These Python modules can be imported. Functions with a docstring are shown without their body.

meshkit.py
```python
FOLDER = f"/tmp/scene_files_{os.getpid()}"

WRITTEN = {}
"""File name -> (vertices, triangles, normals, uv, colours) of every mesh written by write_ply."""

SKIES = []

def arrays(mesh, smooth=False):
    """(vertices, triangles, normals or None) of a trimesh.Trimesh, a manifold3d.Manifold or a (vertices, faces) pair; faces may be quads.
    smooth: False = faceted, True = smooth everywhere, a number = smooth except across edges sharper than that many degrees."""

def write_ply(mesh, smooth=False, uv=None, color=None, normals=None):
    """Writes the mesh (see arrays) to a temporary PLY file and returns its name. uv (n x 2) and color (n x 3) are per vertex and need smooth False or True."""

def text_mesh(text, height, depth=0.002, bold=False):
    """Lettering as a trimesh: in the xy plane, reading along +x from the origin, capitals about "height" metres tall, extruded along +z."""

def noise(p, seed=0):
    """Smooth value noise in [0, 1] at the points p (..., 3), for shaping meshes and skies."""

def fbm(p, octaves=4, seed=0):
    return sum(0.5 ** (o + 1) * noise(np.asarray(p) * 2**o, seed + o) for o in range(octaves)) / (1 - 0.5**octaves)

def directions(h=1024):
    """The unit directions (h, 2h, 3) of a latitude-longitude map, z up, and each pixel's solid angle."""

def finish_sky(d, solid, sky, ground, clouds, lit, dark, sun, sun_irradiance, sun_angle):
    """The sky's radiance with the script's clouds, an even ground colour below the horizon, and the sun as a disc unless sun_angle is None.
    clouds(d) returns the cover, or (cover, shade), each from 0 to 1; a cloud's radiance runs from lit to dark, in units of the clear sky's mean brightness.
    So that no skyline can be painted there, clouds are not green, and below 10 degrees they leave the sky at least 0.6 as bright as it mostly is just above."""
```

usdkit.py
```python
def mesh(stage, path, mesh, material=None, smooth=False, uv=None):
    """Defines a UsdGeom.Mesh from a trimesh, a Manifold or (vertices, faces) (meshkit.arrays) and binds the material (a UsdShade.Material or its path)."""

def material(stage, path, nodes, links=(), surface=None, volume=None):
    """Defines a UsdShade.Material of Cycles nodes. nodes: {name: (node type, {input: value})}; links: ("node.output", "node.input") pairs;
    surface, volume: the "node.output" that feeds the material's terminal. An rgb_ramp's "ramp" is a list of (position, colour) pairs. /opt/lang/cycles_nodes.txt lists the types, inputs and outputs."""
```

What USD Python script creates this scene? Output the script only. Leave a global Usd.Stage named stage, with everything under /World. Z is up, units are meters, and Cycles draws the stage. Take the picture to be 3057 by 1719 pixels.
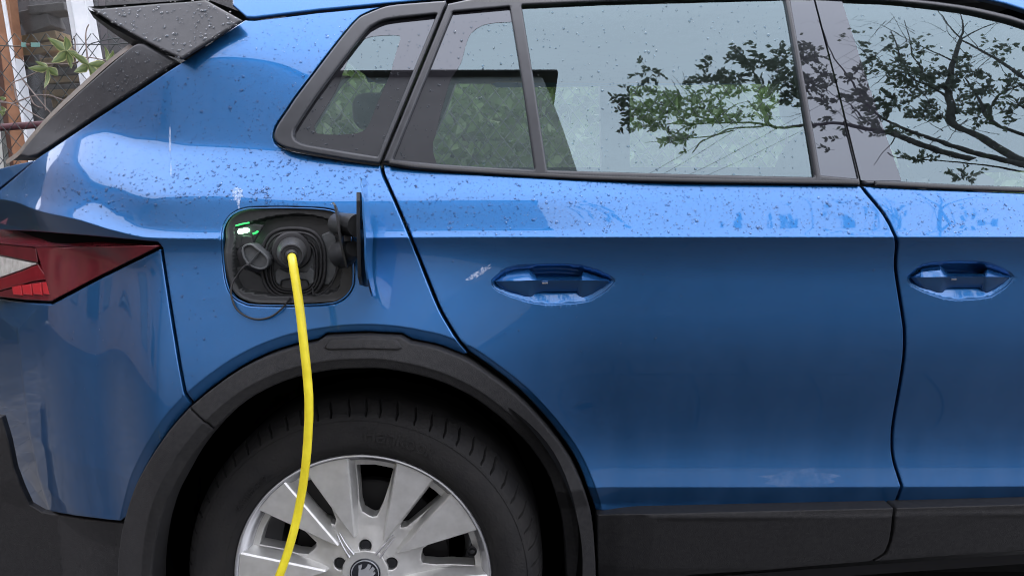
import math
import random

import numpy as np
import shapely
import trimesh
import meshkit
import usdkit
from pxr import Gf, Sdf, Usd, UsdGeom, UsdLux, UsdShade, Vt
from scipy.interpolate import PchipInterpolator
from scipy.spatial import Delaunay
from shapely.geometry import LineString, MultiPolygon, Point, Polygon
from shapely.ops import unary_union

stage = Usd.Stage.CreateInMemory()
UsdGeom.SetStageUpAxis(stage, "Z")
UsdGeom.SetStageMetersPerUnit(stage, 1.0)
UsdGeom.Xform.Define(stage, "/World")

# ---------------------------------------------------------------- camera, sky, sun, exposure
camera = UsdGeom.Camera.Define(stage, "/World/camera")
camera.CreateHorizontalApertureAttr(36.0)
camera.CreateFocalLengthAttr(2224.0 / 3057.0 * 36.0)
camera.AddTranslateOp().Set(Gf.Vec3d(0, -1.423, 1.145))
camera.AddRotateXOp().Set(90.0 - 8.0)
camera.GetPrim().CreateAttribute("exposure", Sdf.ValueTypeNames.Float).Set(1.55)
camera.CreateFocusDistanceAttr(1.5)

SUN_EL, SUN_AZ = math.radians(64), math.radians(20)
usdkit.material(stage, "/World/Looks/overcast_sky", {
    "tc": ("texture_coordinate", {}),
    "map": ("mapping", {"scale": (1, 1, 2.2)}),
    "sky": ("sky_texture", {"sky_type": "single_scattering", "sun_disc": False, "sun_elevation": SUN_EL, "sun_rotation": SUN_AZ}),
    "noise": ("noise_texture", {"scale": 1.6, "detail": 4.0, "roughness": 0.55}),
    "ramp": ("rgb_ramp", {"ramp": [(0.3, (9.3, 9.3, 10.5)), (0.7, (10.6, 10.7, 11.9))]}),
    "mix": ("mix_color", {"fac": 0.93, "use_clamp": False}),
    "bg": ("background_shader", {"strength": 0.12})},
    [("tc.generated", "map.vector"), ("map.vector", "noise.vector"), ("noise.fac", "ramp.fac"), ("sky.color", "mix.a"), ("ramp.color", "mix.b"), ("mix.result", "bg.color")], surface="bg.background")
sky = UsdLux.DomeLight.Define(stage, "/World/sky")
UsdShade.MaterialBindingAPI.Apply(sky.GetPrim()).Bind(UsdShade.Material.Get(stage, "/World/Looks/overcast_sky"))
sun = UsdLux.DistantLight.Define(stage, "/World/sun")
sun.CreateIntensityAttr(0.12)
sun.CreateAngleAttr(14.0)
sun.CreateNormalizeAttr(True) if hasattr(sun, "CreateNormalizeAttr") else None
sun.CreateColorAttr(Gf.Vec3f(1.0, 0.96, 0.9))
sun.AddRotateXYZOp().Set(Gf.Vec3f(90 - math.degrees(SUN_EL), 0, 180 - math.degrees(SUN_AZ)))

# ---------------------------------------------------------------- projection of the photograph's pixels into the place
FPX, CX, CY, PITCH = 2224.0, 1528.5, 859.5, math.radians(8.0)
CAM = np.array([0.0, -1.423, 1.145])
cp_, sp_ = math.cos(PITCH), math.sin(PITCH)


def ray(p):
    p = np.asarray(p, float)
    u, w = (p[..., 0] - CX) / FPX, (p[..., 1] - CY) / FPX
    return np.stack([u, cp_ - w * sp_, -sp_ - w * cp_], -1)


def at(px, py, y):
    d = ray((px, py))
    return CAM + d * ((y - CAM[1]) / d[1])


def smooth(a, b, x):
    t = np.clip((x - a) / (b - a), 0, 1)
    return t * t * (3 - 2 * t)


# ---------------------------------------------------------------- the car's skin: depth y as a function of x and z
TG = np.linspace(-1.1, 1.0, 8401)


def profile(knots):
    k = np.array(sorted(knots), float)
    phi = PchipInterpolator(k[:, 0], k[:, 1])(np.clip(TG, k[0, 0], k[-1, 0]))
    y = np.concatenate([[0], np.cumsum(np.tan(np.radians((phi[1:] + phi[:-1]) / 2)) * np.diff(TG))])
    return y - np.interp(0.0, TG, y)


Y_DOOR = profile([(-.85, 0), (-.60, 0), (-.590, -22), (-.5555, -24), (-.5507, -22), (-.5473, 13), (-.53, 12.5), (-.505, 8), (-.475, 0), (-.445, -9), (-.40, -18), (-.34, -22), (-.26, -18),
                  (-.2, -10), (-.15, -5), (-.11, -4), (-.08, -7), (-.05, -17), (-.02, -30), (-.004, -36), (-.0012, -34), (.0012, 34), (.004, 35), (.012, 29), (.022, 24), (.05, 23), (.066, 27), (.085, 37), (.1, 37), (.145, 35), (.17, 24), (.2, 15.5), (.25, 14.5), (.28, 18), (.305, 22), (.36, 27), (.41, 31), (.5, 37), (.6, 45)])
Y_DOOR2 = Y_DOOR + np.where(TG > 0, profile([(-.85, 0), (.001, 0), (.011, 4.5), (.022, 9), (.05, 10), (.066, 7), (.085, 0), (.6, 0)]) * 1.22, 0)
Y_FEND = profile([(-.85, 0), (-.5, 0), (-.42, 0), (-.33, 5), (-.25, 12), (-.18, 17), (-.12, 18), (-.08, 16), (-.05, 9), (-.025, -3), (-.006, -15), (-.0012, -16),
                  (.0012, 34), (.004, 35), (.012, 29), (.025, 18), (.055, 15.5), (.068, 19), (.09, 34), (.12, 37), (.155, 36), (.175, 27), (.2, 16), (.25, 12.5), (.3, 12.5), (.335, 15), (.37, 25), (.41, 32), (.5, 37), (.6, 50), (.7, 65)])
Y_REAR = profile([(-.85, 0), (-.5, 0), (-.4, 1), (-.3, 5), (-.2, 10), (-.12, 12), (-.085, 6), (-.075, -3), (-.064, -34), (-.01, -36), (-.0012, -34),
                  (.0012, 34), (.01, 35), (.03, 30), (.06, 26), (.09, 30), (.12, 36), (.155, 36), (.175, 28), (.2, 17), (.25, 13), (.3, 13), (.335, 16), (.37, 25), (.41, 33), (.5, 37), (.6, 50), (.7, 65)])
Y_GLASS = profile([(-.4, 12), (-.02, 14), (.0, 14), (.08, 16.5), (.18, 20), (.28, 24), (.35, 27.5), (.40, 32), (.46, 50), (.55, 72), (.7, 80)])


PX = np.linspace(-2.2, 3.5, 5701)
_sl = PchipInterpolator([-2.2, -1.10, -1.02, -.95, -.88, -.75, -.58, -.5, 0.4, 3.5], [-.95, -.95, -.85, -.62, -.43, -.27, -.035, -.012, 0, .07])(PX)
_py = np.cumsum(_sl) * (PX[1] - PX[0])
_py -= np.interp(.3, PX, _py)


def plan(x):
    """the skin's depth along the length of the car: nearly flat doors, then rounding in to the rear corner"""
    return np.interp(x, PX, _py)


ZC_X = PchipInterpolator([-1.6, -1.2, -1.10, -.985, -.87, -.78, -.70, -.6, -.4, 0, 3], [1.112, 1.108, 1.104, 1.088, 1.073, 1.053, 1.0405, 1.0395, 1.0405, 1.043, 1.043])


def skin(x, z):
    x, z = np.asarray(x, float), np.asarray(z, float)
    t = z - ZC_X(np.clip(x, -1.6, 3))
    f = lambda Y: np.interp(t, TG, Y)
    wf_low = 1 - smooth(-.30, .22, x)
    wf_up = 1 - smooth(-.62, -.38, x)
    wr = 1 - smooth(-.86, -.66, x)
    wf = np.where(t < 0, wf_low, wf_up)
    w2 = smooth(.02, .34, x)
    return plan(x) + ((f(Y_DOOR) * (1 - w2) + f(Y_DOOR2) * w2) * (1 - wf) + f(Y_FEND) * wf) * (1 - wr) + f(Y_REAR) * wr


def green(x, z):
    """the greenhouse: glass and window frames"""
    x, z = np.asarray(x, float), np.asarray(z, float)
    return plan(x) + .064 + np.interp(z - 1.12, TG, Y_GLASS)


def on(p, surf=skin, off=0.0):
    """where the sight lines through pixels p meet a surface: points (n, 3)"""
    p = np.atleast_2d(np.asarray(p, float))
    d = ray(p)
    d = d / d[:, 1:2]
    ys = np.linspace(-.25, 1.6, 186)
    f = lambda y: y - (surf(CAM[0] + d[:, 0] * (y - CAM[1]), CAM[2] + d[:, 2] * (y - CAM[1])) + off)
    lo, hi = np.full(len(p), -.25), np.full(len(p), np.nan)
    for y in ys:
        v = f(np.full(len(p), y))
        new = np.isnan(hi) & (v >= 0)
        hi[new] = y
        lo = np.where(np.isnan(hi), y, lo)
    hi = np.where(np.isnan(hi), 1.6, hi)
    lo = np.where(new & False, lo, hi - .0101)
    for _ in range(22):
        m = (lo + hi) / 2
        s = f(m) >= 0
        hi, lo = np.where(s, m, hi), np.where(s, lo, m)
    y = (lo + hi) / 2
    return CAM + d * (y - CAM[1])[:, None]


def normal_of(surf, x, z, e=4e-4):
    gx = (surf(x + e, z) - surf(x - e, z)) / (2 * e)
    gz = (surf(x, z + e) - surf(x, z - e)) / (2 * e)
    n = np.stack([gx, -np.ones_like(gx), gz], -1)
    return n / np.linalg.norm(n, axis=-1, keepdims=True)


def mirrored_many(p, y, surf=green):
    """where the planes y (one per pixel) show up mirrored at the pixels p"""
    p = np.asarray(p, float)
    q = on(p, surf)
    n = normal_of(surf, q[:, 0], q[:, 2])
    d = ray(p)
    d /= np.linalg.norm(d, axis=1, keepdims=True)
    r = d - 2 * (d * n).sum(1, keepdims=True) * n
    return q + r * ((y - q[:, 1]) / r[:, 1])[:, None]


def mirrored(px, py, y, surf=green):
    """the point of the plane y that the surface shows mirrored at a pixel"""
    q = on([(px, py)], surf)[0]
    n = normal_of(surf, q[0:1], q[2:3])[0]
    d = ray((px, py))
    d = d / np.linalg.norm(d)
    r = d - 2 * (d @ n) * n
    return q + r * ((y - q[1]) / r[1])

# ---------------------------------------------------------------- materials
L = "/World/Looks/"


def plain(name, color, rough=0.5, **kw):
    return usdkit.material(stage, L + name, {"p": ("principled_bsdf", {"base_color": color, "roughness": rough, **kw})}, surface="p.BSDF")


def noisy(name, c1, c2, scale, rough=0.5, bump=0.0, bscale=None, rough2=None, **kw):
    """two tones mixed by noise in object space, with an optional fine relief"""
    n = {"tc": ("texture_coordinate", {}), "n": ("noise_texture", {"scale": scale, "detail": 5.0, "roughness": 0.6}),
         "r": ("rgb_ramp", {"ramp": [(0.35, c1), (0.65, c2)]}), "p": ("principled_bsdf", {"roughness": rough, **kw})}
    k = [("tc.object", "n.vector"), ("n.fac", "r.fac"), ("r.color", "p.base_color")]
    if rough2 is not None:
        n["rr"] = ("map_range", {"from_min": 0.35, "from_max": 0.65, "to_min": rough, "to_max": rough2, "clamp": True})
        k += [("n.fac", "rr.value"), ("rr.result", "p.roughness")]
    if bump:
        n["n2"] = ("noise_texture", {"scale": bscale or scale * 6, "detail": 3.0})
        n["b"] = ("bump", {"strength": bump, "distance": 0.002})
        k += [("tc.object", "n2.vector"), ("n2.fac", "b.height"), ("b.normal", "p.normal")]
    return usdkit.material(stage, L + name, n, k, surface="p.BSDF")


# car paint: metallic blue under a clear coat, with fine flakes and faint road dirt low down
usdkit.material(stage, L + "blue_paint", {
    "tc": ("texture_coordinate", {}), "fl": ("voronoi_texture", {"scale": 1400.0}),
    "sep": ("separate_color", {}),
    "fr": ("map_range", {"from_min": 0.0, "from_max": 1.0, "to_min": 0.35, "to_max": 0.45, "clamp": True}),
    "d": ("noise_texture", {"scale": 9.0, "detail": 6.0, "roughness": 0.7}),
    "dr": ("map_range", {"from_min": 0.45, "from_max": 0.75, "to_min": 0.012, "to_max": 0.05, "clamp": True}),
    "hue": ("rgb_ramp", {"ramp": [(0.0, (.011, .088, .25)), (1.0, (.018, .126, .325))]}),
    "xyz": ("separate_xyz", {}), "hz": ("map_range", {"from_min": .98, "from_max": .50, "to_min": .01, "to_max": .085, "clamp": True}),
    "mp": ("mapping", {"scale": (14.0, 14.0, 2.2)}), "st": ("noise_texture", {"scale": 1.0, "detail": 6.0, "roughness": .65}),
    "sr": ("map_range", {"from_min": .35, "from_max": .75, "to_min": 0.0, "to_max": 1.0, "clamp": True}), "du": ("math", {"math_type": "multiply"}),
    "dust": ("mix_color", {"b": (.20, .21, .23)}), "mm": ("map_range", {"from_min": 0.0, "from_max": .2, "to_min": .93, "to_max": .6, "clamp": True}),
    "p": ("principled_bsdf", {"coat_weight": 1.0, "coat_ior": 1.52})},
    [("tc.object", "fl.vector"), ("fl.color", "sep.color"), ("sep.r", "fr.value"), ("fr.result", "p.roughness"), ("sep.g", "hue.fac"), ("hue.color", "dust.a"), ("tc.object", "xyz.vector"), ("xyz.z", "hz.value"), ("tc.object", "mp.vector"), ("mp.vector", "st.vector"), ("st.fac", "sr.value"), ("sr.result", "du.value1"), ("hz.result", "du.value2"), ("du.value", "dust.fac"), ("dust.result", "p.base_color"), ("du.value", "mm.value"), ("mm.result", "p.metallic"),
     ("tc.object", "d.vector"), ("d.fac", "dr.value"), ("dr.result", "p.coat_roughness")], surface="p.BSDF")
noisy("black_plastic", (.010, .0102, .0112), (.019, .0188, .0192), 110, .6, .5, 700, specular_ior_level=.32)
noisy("spoiler_plastic", (.020, .021, .0235), (.027, .028, .031), 40, .5, .12, 900, specular_ior_level=0.2)
noisy("trim_satin", (.018, .0195, .023), (.025, .027, .031), 25, .36, ior=1.5)
plain("gloss_black", (.006, .006, .008), .0, ior=1.85, specular_tint=(.84, .92, 1.0))
plain("screen_reflected_brown", (.05, .035, .025), .25, ior=1.45)  # brown mirrored by the wet glass edge, put into the base colour
plain("frit_black", (.006, .006, .007), .02, ior=1.9, specular_tint=(.86, .92, 1.0))
plain("void_black", (.003, .003, .003), .9, specular_ior_level=.05)
noisy("port_plastic", (.02, .021, .022), (.032, .033, .034), 30, .45, .15, 700)
plain("rubber", (.012, .012, .013), .55)
noisy("cap_plastic", (.06, .065, .068), (.085, .09, .092), 80, .5, .1, 600)
noisy("tyre_rubber", (.0065, .0065, .007), (.014, .0135, .013), 22, .68, .5, 160, rough2=.85, specular_ior_level=.25)
noisy("rim_silver", (.56, .56, .54), (.66, .66, .64), 30, .42, .05, 900, metallic=.8)
plain("rim_bright", (.6, .61, .63), .22, metallic=.9)
plain("bolt_dark", (.014, .0145, .016), .35, metallic=.4)
plain("emblem_silver", (.45, .46, .48), .35, metallic=.7)
noisy("brake_iron", (.004, .004, .0045), (.010, .009, .009), 30, .6)
noisy("interior_black", (.012, .012, .013), (.018, .018, .019), 20, .8)
noisy("interior_grey", (.05, .05, .052), (.06, .06, .062), 20, .85)
noisy("seat_cloth", (.02, .02, .022), (.03, .03, .033), 60, .9)
plain("chrome_grey", (.55, .57, .6), .2, metallic=1.0)
plain("lamp_red", (.11, .006, .010), .06, ior=1.42)
noisy("lamp_dark_red", (.060, .007, .010), (.085, .010, .014), 12, .12, ior=1.40)
plain("lamp_bright_red", (.20, .010, .015), .14, emission_color=(1, .05, .06), emission_strength=.04)
noisy("lamp_clear", (.34, .33, .30), (.52, .50, .46), 40, .15, .3, 300)
usdkit.material(stage, L + "window_glass", {
    "f": ("fresnel", {"IOR": 2.12}), "t": ("transparent_bsdf", {"color": (.84, .93, .87)}),
    "g": ("glossy_bsdf", {"color": (.72, .93, 1.0), "roughness": 0.0}), "m": ("mix_closure", {})},
    [("f.fac", "m.fac"), ("t.BSDF", "m.closure1"), ("g.BSDF", "m.closure2")], surface="m.closure")
usdkit.material(stage, L + "far_glass", {
    "f": ("fresnel", {"IOR": 1.45}), "t": ("transparent_bsdf", {"color": (.90, .95, .92)}),
    "g": ("glossy_bsdf", {"roughness": 0.0}), "m": ("mix_closure", {})},
    [("f.fac", "m.fac"), ("t.BSDF", "m.closure1"), ("g.BSDF", "m.closure2")], surface="m.closure")
usdkit.material(stage, L + "water_shade_tint", {"f": ("fresnel", {"IOR": 1.42}), "t": ("transparent_bsdf", {"color": (.84, .90, .945)}), "g": ("glossy_bsdf", {"roughness": .0}), "m": ("mix_closure", {})},
    [("f.fac", "m.fac"), ("t.BSDF", "m.closure1"), ("g.BSDF", "m.closure2")], surface="m.closure")  # blue tint stands in for the darkening inside each drop
plain("underbody_grey", (.010, .010, .011), .7, specular_ior_level=.2)
usdkit.material(stage, L + "led_glow", {"e": ("emission", {"color": (.45, 1.0, .58), "strength": 3.2})}, surface="e.emission")
plain("led_lens_green", (.02, .35, .08), .3, emission_color=(.05, 1.0, .2), emission_strength=.35)
noisy("cable_yellow", (.58, .48, .016), (.70, .595, .026), 26, .36, .10, 90, rough2=.5)
usdkit.material(stage, L + "dust_film", {"tc": ("texture_coordinate", {}), "n": ("noise_texture", {"scale": 70.0, "detail": 6.0, "roughness": .7}), "n2": ("noise_texture", {"scale": 9.0, "detail": 2.0}),
    "mu": ("math", {"math_type": "multiply"}), "mr": ("map_range", {"from_min": .16, "from_max": .42, "to_min": 0.0, "to_max": .075, "clamp": True}),
    "d": ("diffuse_bsdf", {"color": (.42, .46, .55)}), "t": ("transparent_bsdf", {}), "m": ("mix_closure", {})},
    [("tc.object", "n.vector"), ("tc.object", "n2.vector"), ("n.fac", "mu.value1"), ("n2.fac", "mu.value2"), ("mu.value", "mr.value"), ("mr.result", "m.fac"), ("t.BSDF", "m.closure1"), ("d.BSDF", "m.closure2")], surface="m.closure")
usdkit.material(stage, L + "droppings_white", {"tc": ("texture_coordinate", {}), "n": ("noise_texture", {"scale": 190.0, "detail": 5.0, "roughness": .7}),
    "mr": ("map_range", {"from_min": .42, "from_max": .60, "to_min": .04, "to_max": .5, "clamp": True}), "d": ("principled_bsdf", {"base_color": (.40, .46, .56), "roughness": .4}),
    "t": ("transparent_bsdf", {}), "m": ("mix_closure", {})},
    [("tc.object", "n.vector"), ("n.fac", "mr.value"), ("mr.result", "m.fac"), ("t.BSDF", "m.closure1"), ("d.BSDF", "m.closure2")], surface="m.closure")
# the place around
noisy("paver_grey", (.028, .028, .030), (.052, .051, .049), 9, .4, .15, 60, rough2=.6)
noisy("paver_dark", (.022, .022, .024), (.042, .041, .040), 11, .4, .15, 60, rough2=.6)
noisy("wet_ground", (.020, .020, .020), (.034, .033, .031), 3, .45, .5, 30)
noisy("house_render", (.30, .295, .28), (.36, .35, .335), 1.2, .85, .3, 30)
noisy("roof_tile", (.05, .045, .045), (.085, .07, .065), 6, .7)
plain("dark_pane", (.01, .012, .014), .04, ior=1.7)
noisy("white_paint", (.62, .65, .68), (.74, .76, .78), 7, .45)
noisy("brown_wood", (.20, .095, .05), (.31, .155, .085), 9, .6, .3, 40)
noisy("dark_wood", (.06, .028, .02), (.11, .05, .032), 9, .6, .3, 40)
noisy("pale_wall", (.48, .49, .46), (.6, .61, .57), 4, .85, .4, 50)
noisy("shed_dark", (.07, .066, .072), (.15, .14, .15), 2.6, .8)
noisy("added_hedge_dark", (.010, .015, .009), (.022, .03, .014), 5, .9)  # near-black so the added hedge mirrors dark in the bumper
noisy("pine_board", (.42, .29, .17), (.58, .42, .26), 6, .65)
noisy("grey_board", (.16, .15, .155), (.28, .26, .265), 5, .7)
noisy("fence_wire", (.018, .026, .027), (.04, .05, .05), 30, .6)
noisy("maroon_pipe", (.06, .022, .028), (.12, .045, .055), 20, .6, .4, 80)
noisy("twig_brown", (.12, .095, .085), (.22, .18, .165), 30, .8)
noisy("bark", (.04, .037, .034), (.08, .073, .066), 6, .85)
plain("strap_green", (.12, .24, .21), .6)
usdkit.material(stage, L + "vine_leaf", {
    "uv": ("uvmap", {"attribute": "st"}), "s": ("separate_xyz", {}), "tc": ("texture_coordinate", {}), "n": ("noise_texture", {"scale": 45.0, "detail": 3.0}),
    "a": ("math", {"math_type": "multiply_add", "value2": .5, "value3": -.25}), "ad": ("math", {"math_type": "add"}),
    "r": ("rgb_ramp", {"ramp": [(0.0, (.16, .21, .075)), (.45, (.075, .115, .045)), (.75, (.17, .20, .08)), (1.0, (.50, .50, .24))]}),
    "p": ("principled_bsdf", {"roughness": .45}), "t": ("translucent_bsdf", {}), "m": ("mix_closure", {"fac": .25})},
    [("uv.UV", "s.vector"), ("tc.object", "n.vector"), ("n.fac", "a.value1"), ("s.x", "ad.value1"), ("a.value", "ad.value2"), ("ad.value", "r.fac"), ("r.color", "p.base_color"), ("r.color", "t.color"),
     ("p.BSDF", "m.closure1"), ("t.BSDF", "m.closure2")], surface="m.closure")
usdkit.material(stage, L + "hedge_leaf", {
    "g": ("geometry", {}), "r": ("rgb_ramp", {"ramp": [(0.0, (.10, .15, .06)), (.6, (.20, .28, .11)), (.9, (.30, .36, .17)), (1.0, (.50, .48, .18))]}),
    "p": ("principled_bsdf", {"roughness": .3}), "t": ("translucent_bsdf", {}), "m": ("mix_closure", {"fac": .45})},
    [("g.random_per_island", "r.fac"), ("r.color", "p.base_color"), ("r.color", "t.color"), ("p.BSDF", "m.closure1"), ("t.BSDF", "m.closure2")], surface="m.closure")
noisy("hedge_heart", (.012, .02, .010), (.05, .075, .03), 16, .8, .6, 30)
noisy("brown_render", (.26, .19, .15), (.34, .25, .20), 2, .85)
usdkit.material(stage, L + "tree_leaf", {
    "g": ("geometry", {}), "r": ("rgb_ramp", {"ramp": [(0.0, (.05, .06, .04)), (1.0, (.11, .13, .08))]}),
    "p": ("principled_bsdf", {"roughness": .5}), "t": ("translucent_bsdf", {"color": (.20, .24, .16)}), "m": ("mix_closure", {"fac": .45})}, [("g.random_per_island", "r.fac"), ("r.color", "p.base_color"), ("p.BSDF", "m.closure1"), ("t.BSDF", "m.closure2")], surface="m.closure")

# ---------------------------------------------------------------- helpers that make prims
USED = {}


def path_of(name, parent=None):
    base = str(parent.GetPath()) if parent is not None else "/World"
    k = USED.get((base, name), 0)
    USED[(base, name)] = k + 1
    return f"{base}/{name}" + (f"_{k:03d}" if k else "")


def tag(prim, label=None, category=None, group=None, kind=None):
    for k, v in (("label", label), ("category", category), ("group", group), ("kind", kind)):
        if v:
            prim.SetCustomDataByKey(k, v)
    return prim


def thing(name, label, category, loc=(0, 0, 0), parent=None, group=None):
    x = UsdGeom.Xform.Define(stage, path_of(name, parent))
    x.AddTranslateOp().Set(Gf.Vec3d(*map(float, loc)))
    tag(x.GetPrim(), label, category, group)
    ORIGIN[str(x.GetPath())] = np.array(loc, float)
    return x.GetPrim()


ORIGIN = {}


def origin(prim):
    p = str(prim.GetPath()) if prim is not None else ""
    for k, v in ORIGIN.items():
        if p == k or p.startswith(k + "/"):
            return v
    return np.zeros(3)


def obj(name, mesh, mat, parent=None, smooth=False, uv=None, label=None, category=None, group=None, kind=None):
    """one Mesh prim, given in world coordinates"""
    if isinstance(mesh, list):
        mesh = join(mesh)
    o = origin(parent)
    if isinstance(mesh, tuple) and len(mesh) == 3:      # vertices, faces, normals
        v, f, n = mesh
        m = usdkit.mesh(stage, path_of(name, parent), (v - o, f), L + mat, False)
        m.CreateNormalsAttr(Vt.Vec3fArray.FromNumpy(n.astype(np.float32)))
        m.SetNormalsInterpolation("vertex")
    else:
        if isinstance(mesh, tuple):
            mesh = (np.asarray(mesh[0], float) - o, mesh[1])
        else:
            mesh = (np.array(mesh.vertices) - o, np.array(mesh.faces))
        m = usdkit.mesh(stage, path_of(name, parent), mesh, L + mat, smooth, uv)
    tag(m.GetPrim(), label, category, group, kind)
    return m.GetPrim()


def join(ms):
    vs, fs, n = [], [], 0
    for m in ms:
        v, f = (m[0], m[1]) if isinstance(m, tuple) else (np.array(m.vertices), np.array(m.faces))
        f = np.asarray(f)
        if f.shape[1] == 4:
            f = np.vstack([f[:, [0, 1, 2]], f[:, [0, 2, 3]]])
        vs.append(np.asarray(v, float))
        fs.append(f + n)
        n += len(v)
    return np.vstack(vs), np.vstack(fs)


def join3(ms):
    n, f = 0, []
    for m in ms:
        f.append(m[1] + n)
        n += len(m[0])
    return np.vstack([m[0] for m in ms]), np.vstack(f), np.vstack([m[2] for m in ms])


def spline(pts, n=8):
    """Catmull-Rom through the points (any dimension)"""
    p = np.asarray(pts, float)
    if len(p) < 3:
        return p
    q = np.vstack([2 * p[0] - p[1], p, 2 * p[-1] - p[-2]])
    out = []
    for i in range(len(p) - 1):
        a, b, c, d = q[i:i + 4]
        t = np.linspace(0, 1, n, endpoint=False)[:, None]
        out.append(.5 * (2 * b + (c - a) * t + (2 * a - 5 * b + 4 * c - d) * t ** 2 + (3 * b - a - 3 * c + d) * t ** 3))
    return np.vstack(out + [p[-1:]])


def tube(pts, r, k=8, caps=True):
    """a tube along 3-D points; r a number or one per point"""
    p = np.asarray(pts, float)
    r = np.broadcast_to(r, len(p))
    t = np.gradient(p, axis=0)
    t /= np.linalg.norm(t, axis=1, keepdims=True) + 1e-12
    u = np.cross(t[0], [0, 0, 1.0])
    if np.linalg.norm(u) < .1:
        u = np.cross(t[0], [1.0, 0, 0])
    us = []
    for i in range(len(p)):
        u = u - t[i] * (u @ t[i])
        u /= np.linalg.norm(u) + 1e-12
        us.append(u.copy())
    us = np.array(us)
    w = np.cross(t, us)
    a = np.linspace(0, 2 * np.pi, k, endpoint=False)
    v = (p[:, None] + r[:, None, None] * (us[:, None] * np.cos(a)[:, None] + w[:, None] * np.sin(a)[:, None])).reshape(-1, 3)
    f = []
    i, j = np.meshgrid(np.arange(len(p) - 1), np.arange(k), indexing="ij")
    a0, a1 = (i * k + j).ravel(), (i * k + (j + 1) % k).ravel()
    f = np.stack([a0, a1, a1 + k, a0 + k], 1)
    f = np.vstack([f[:, [0, 1, 2]], f[:, [0, 2, 3]]])
    if caps:
        v = np.vstack([v, p[:1], p[-1:]])
        c0, c1, e = len(v) - 2, len(v) - 1, (len(p) - 1) * k
        js = np.arange(k)
        f = np.vstack([f, np.stack([np.full(k, c0), (js + 1) % k, js], 1), np.stack([np.full(k, c1), e + js, e + (js + 1) % k], 1)])
    return v, f


def box(lo, hi, bevel=0.0):
    lo, hi = np.minimum(lo, hi).astype(float), np.maximum(lo, hi).astype(float)
    if bevel:
        c, e = (lo + hi) / 2, (hi - lo) / 2
        b = min(bevel, e.min() * .9)
        s = np.array([[x, y, z] for x in (-1, 1) for y in (-1, 1) for z in (-1, 1)], float)
        pts = np.vstack([s * (e - [b, b, 0]), s * (e - [b, 0, b]), s * (e - [0, b, b])])
        m = trimesh.convex.convex_hull(pts)
        m.apply_translation(c)
        return m
    return trimesh.creation.box(bounds=[lo, hi])


def beam(a, b, w, d, bevel=.002):
    """a straight post or board from a to b (upright-ish), w wide along x, d deep along y"""
    a, b = np.asarray(a, float), np.asarray(b, float)
    c = [(-w / 2, -d / 2), (w / 2, -d / 2), (w / 2, d / 2), (-w / 2, d / 2)]
    k = min(bevel, w * .3, d * .3)
    o = []
    for (x, y) in c:
        sx, sy = np.sign(x), np.sign(y)
        o += [(x - sx * k, y), (x, y - sy * k)] if sx * sy > 0 else [(x, y - sy * k), (x - sx * k, y)]
    o = np.array(o)
    v = np.vstack([np.c_[o, np.zeros(8)] + a, np.c_[o, np.zeros(8)] + b])
    f = []
    for i in range(8):
        j = (i + 1) % 8
        f += [(i, j, j + 8), (i, j + 8, i + 8)]
    for i in range(1, 7):
        f += [(0, i + 1, i), (8, 8 + i, 8 + i + 1)]
    m = trimesh.Trimesh(v, f, process=False)
    m.fix_normals()
    return m


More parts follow.
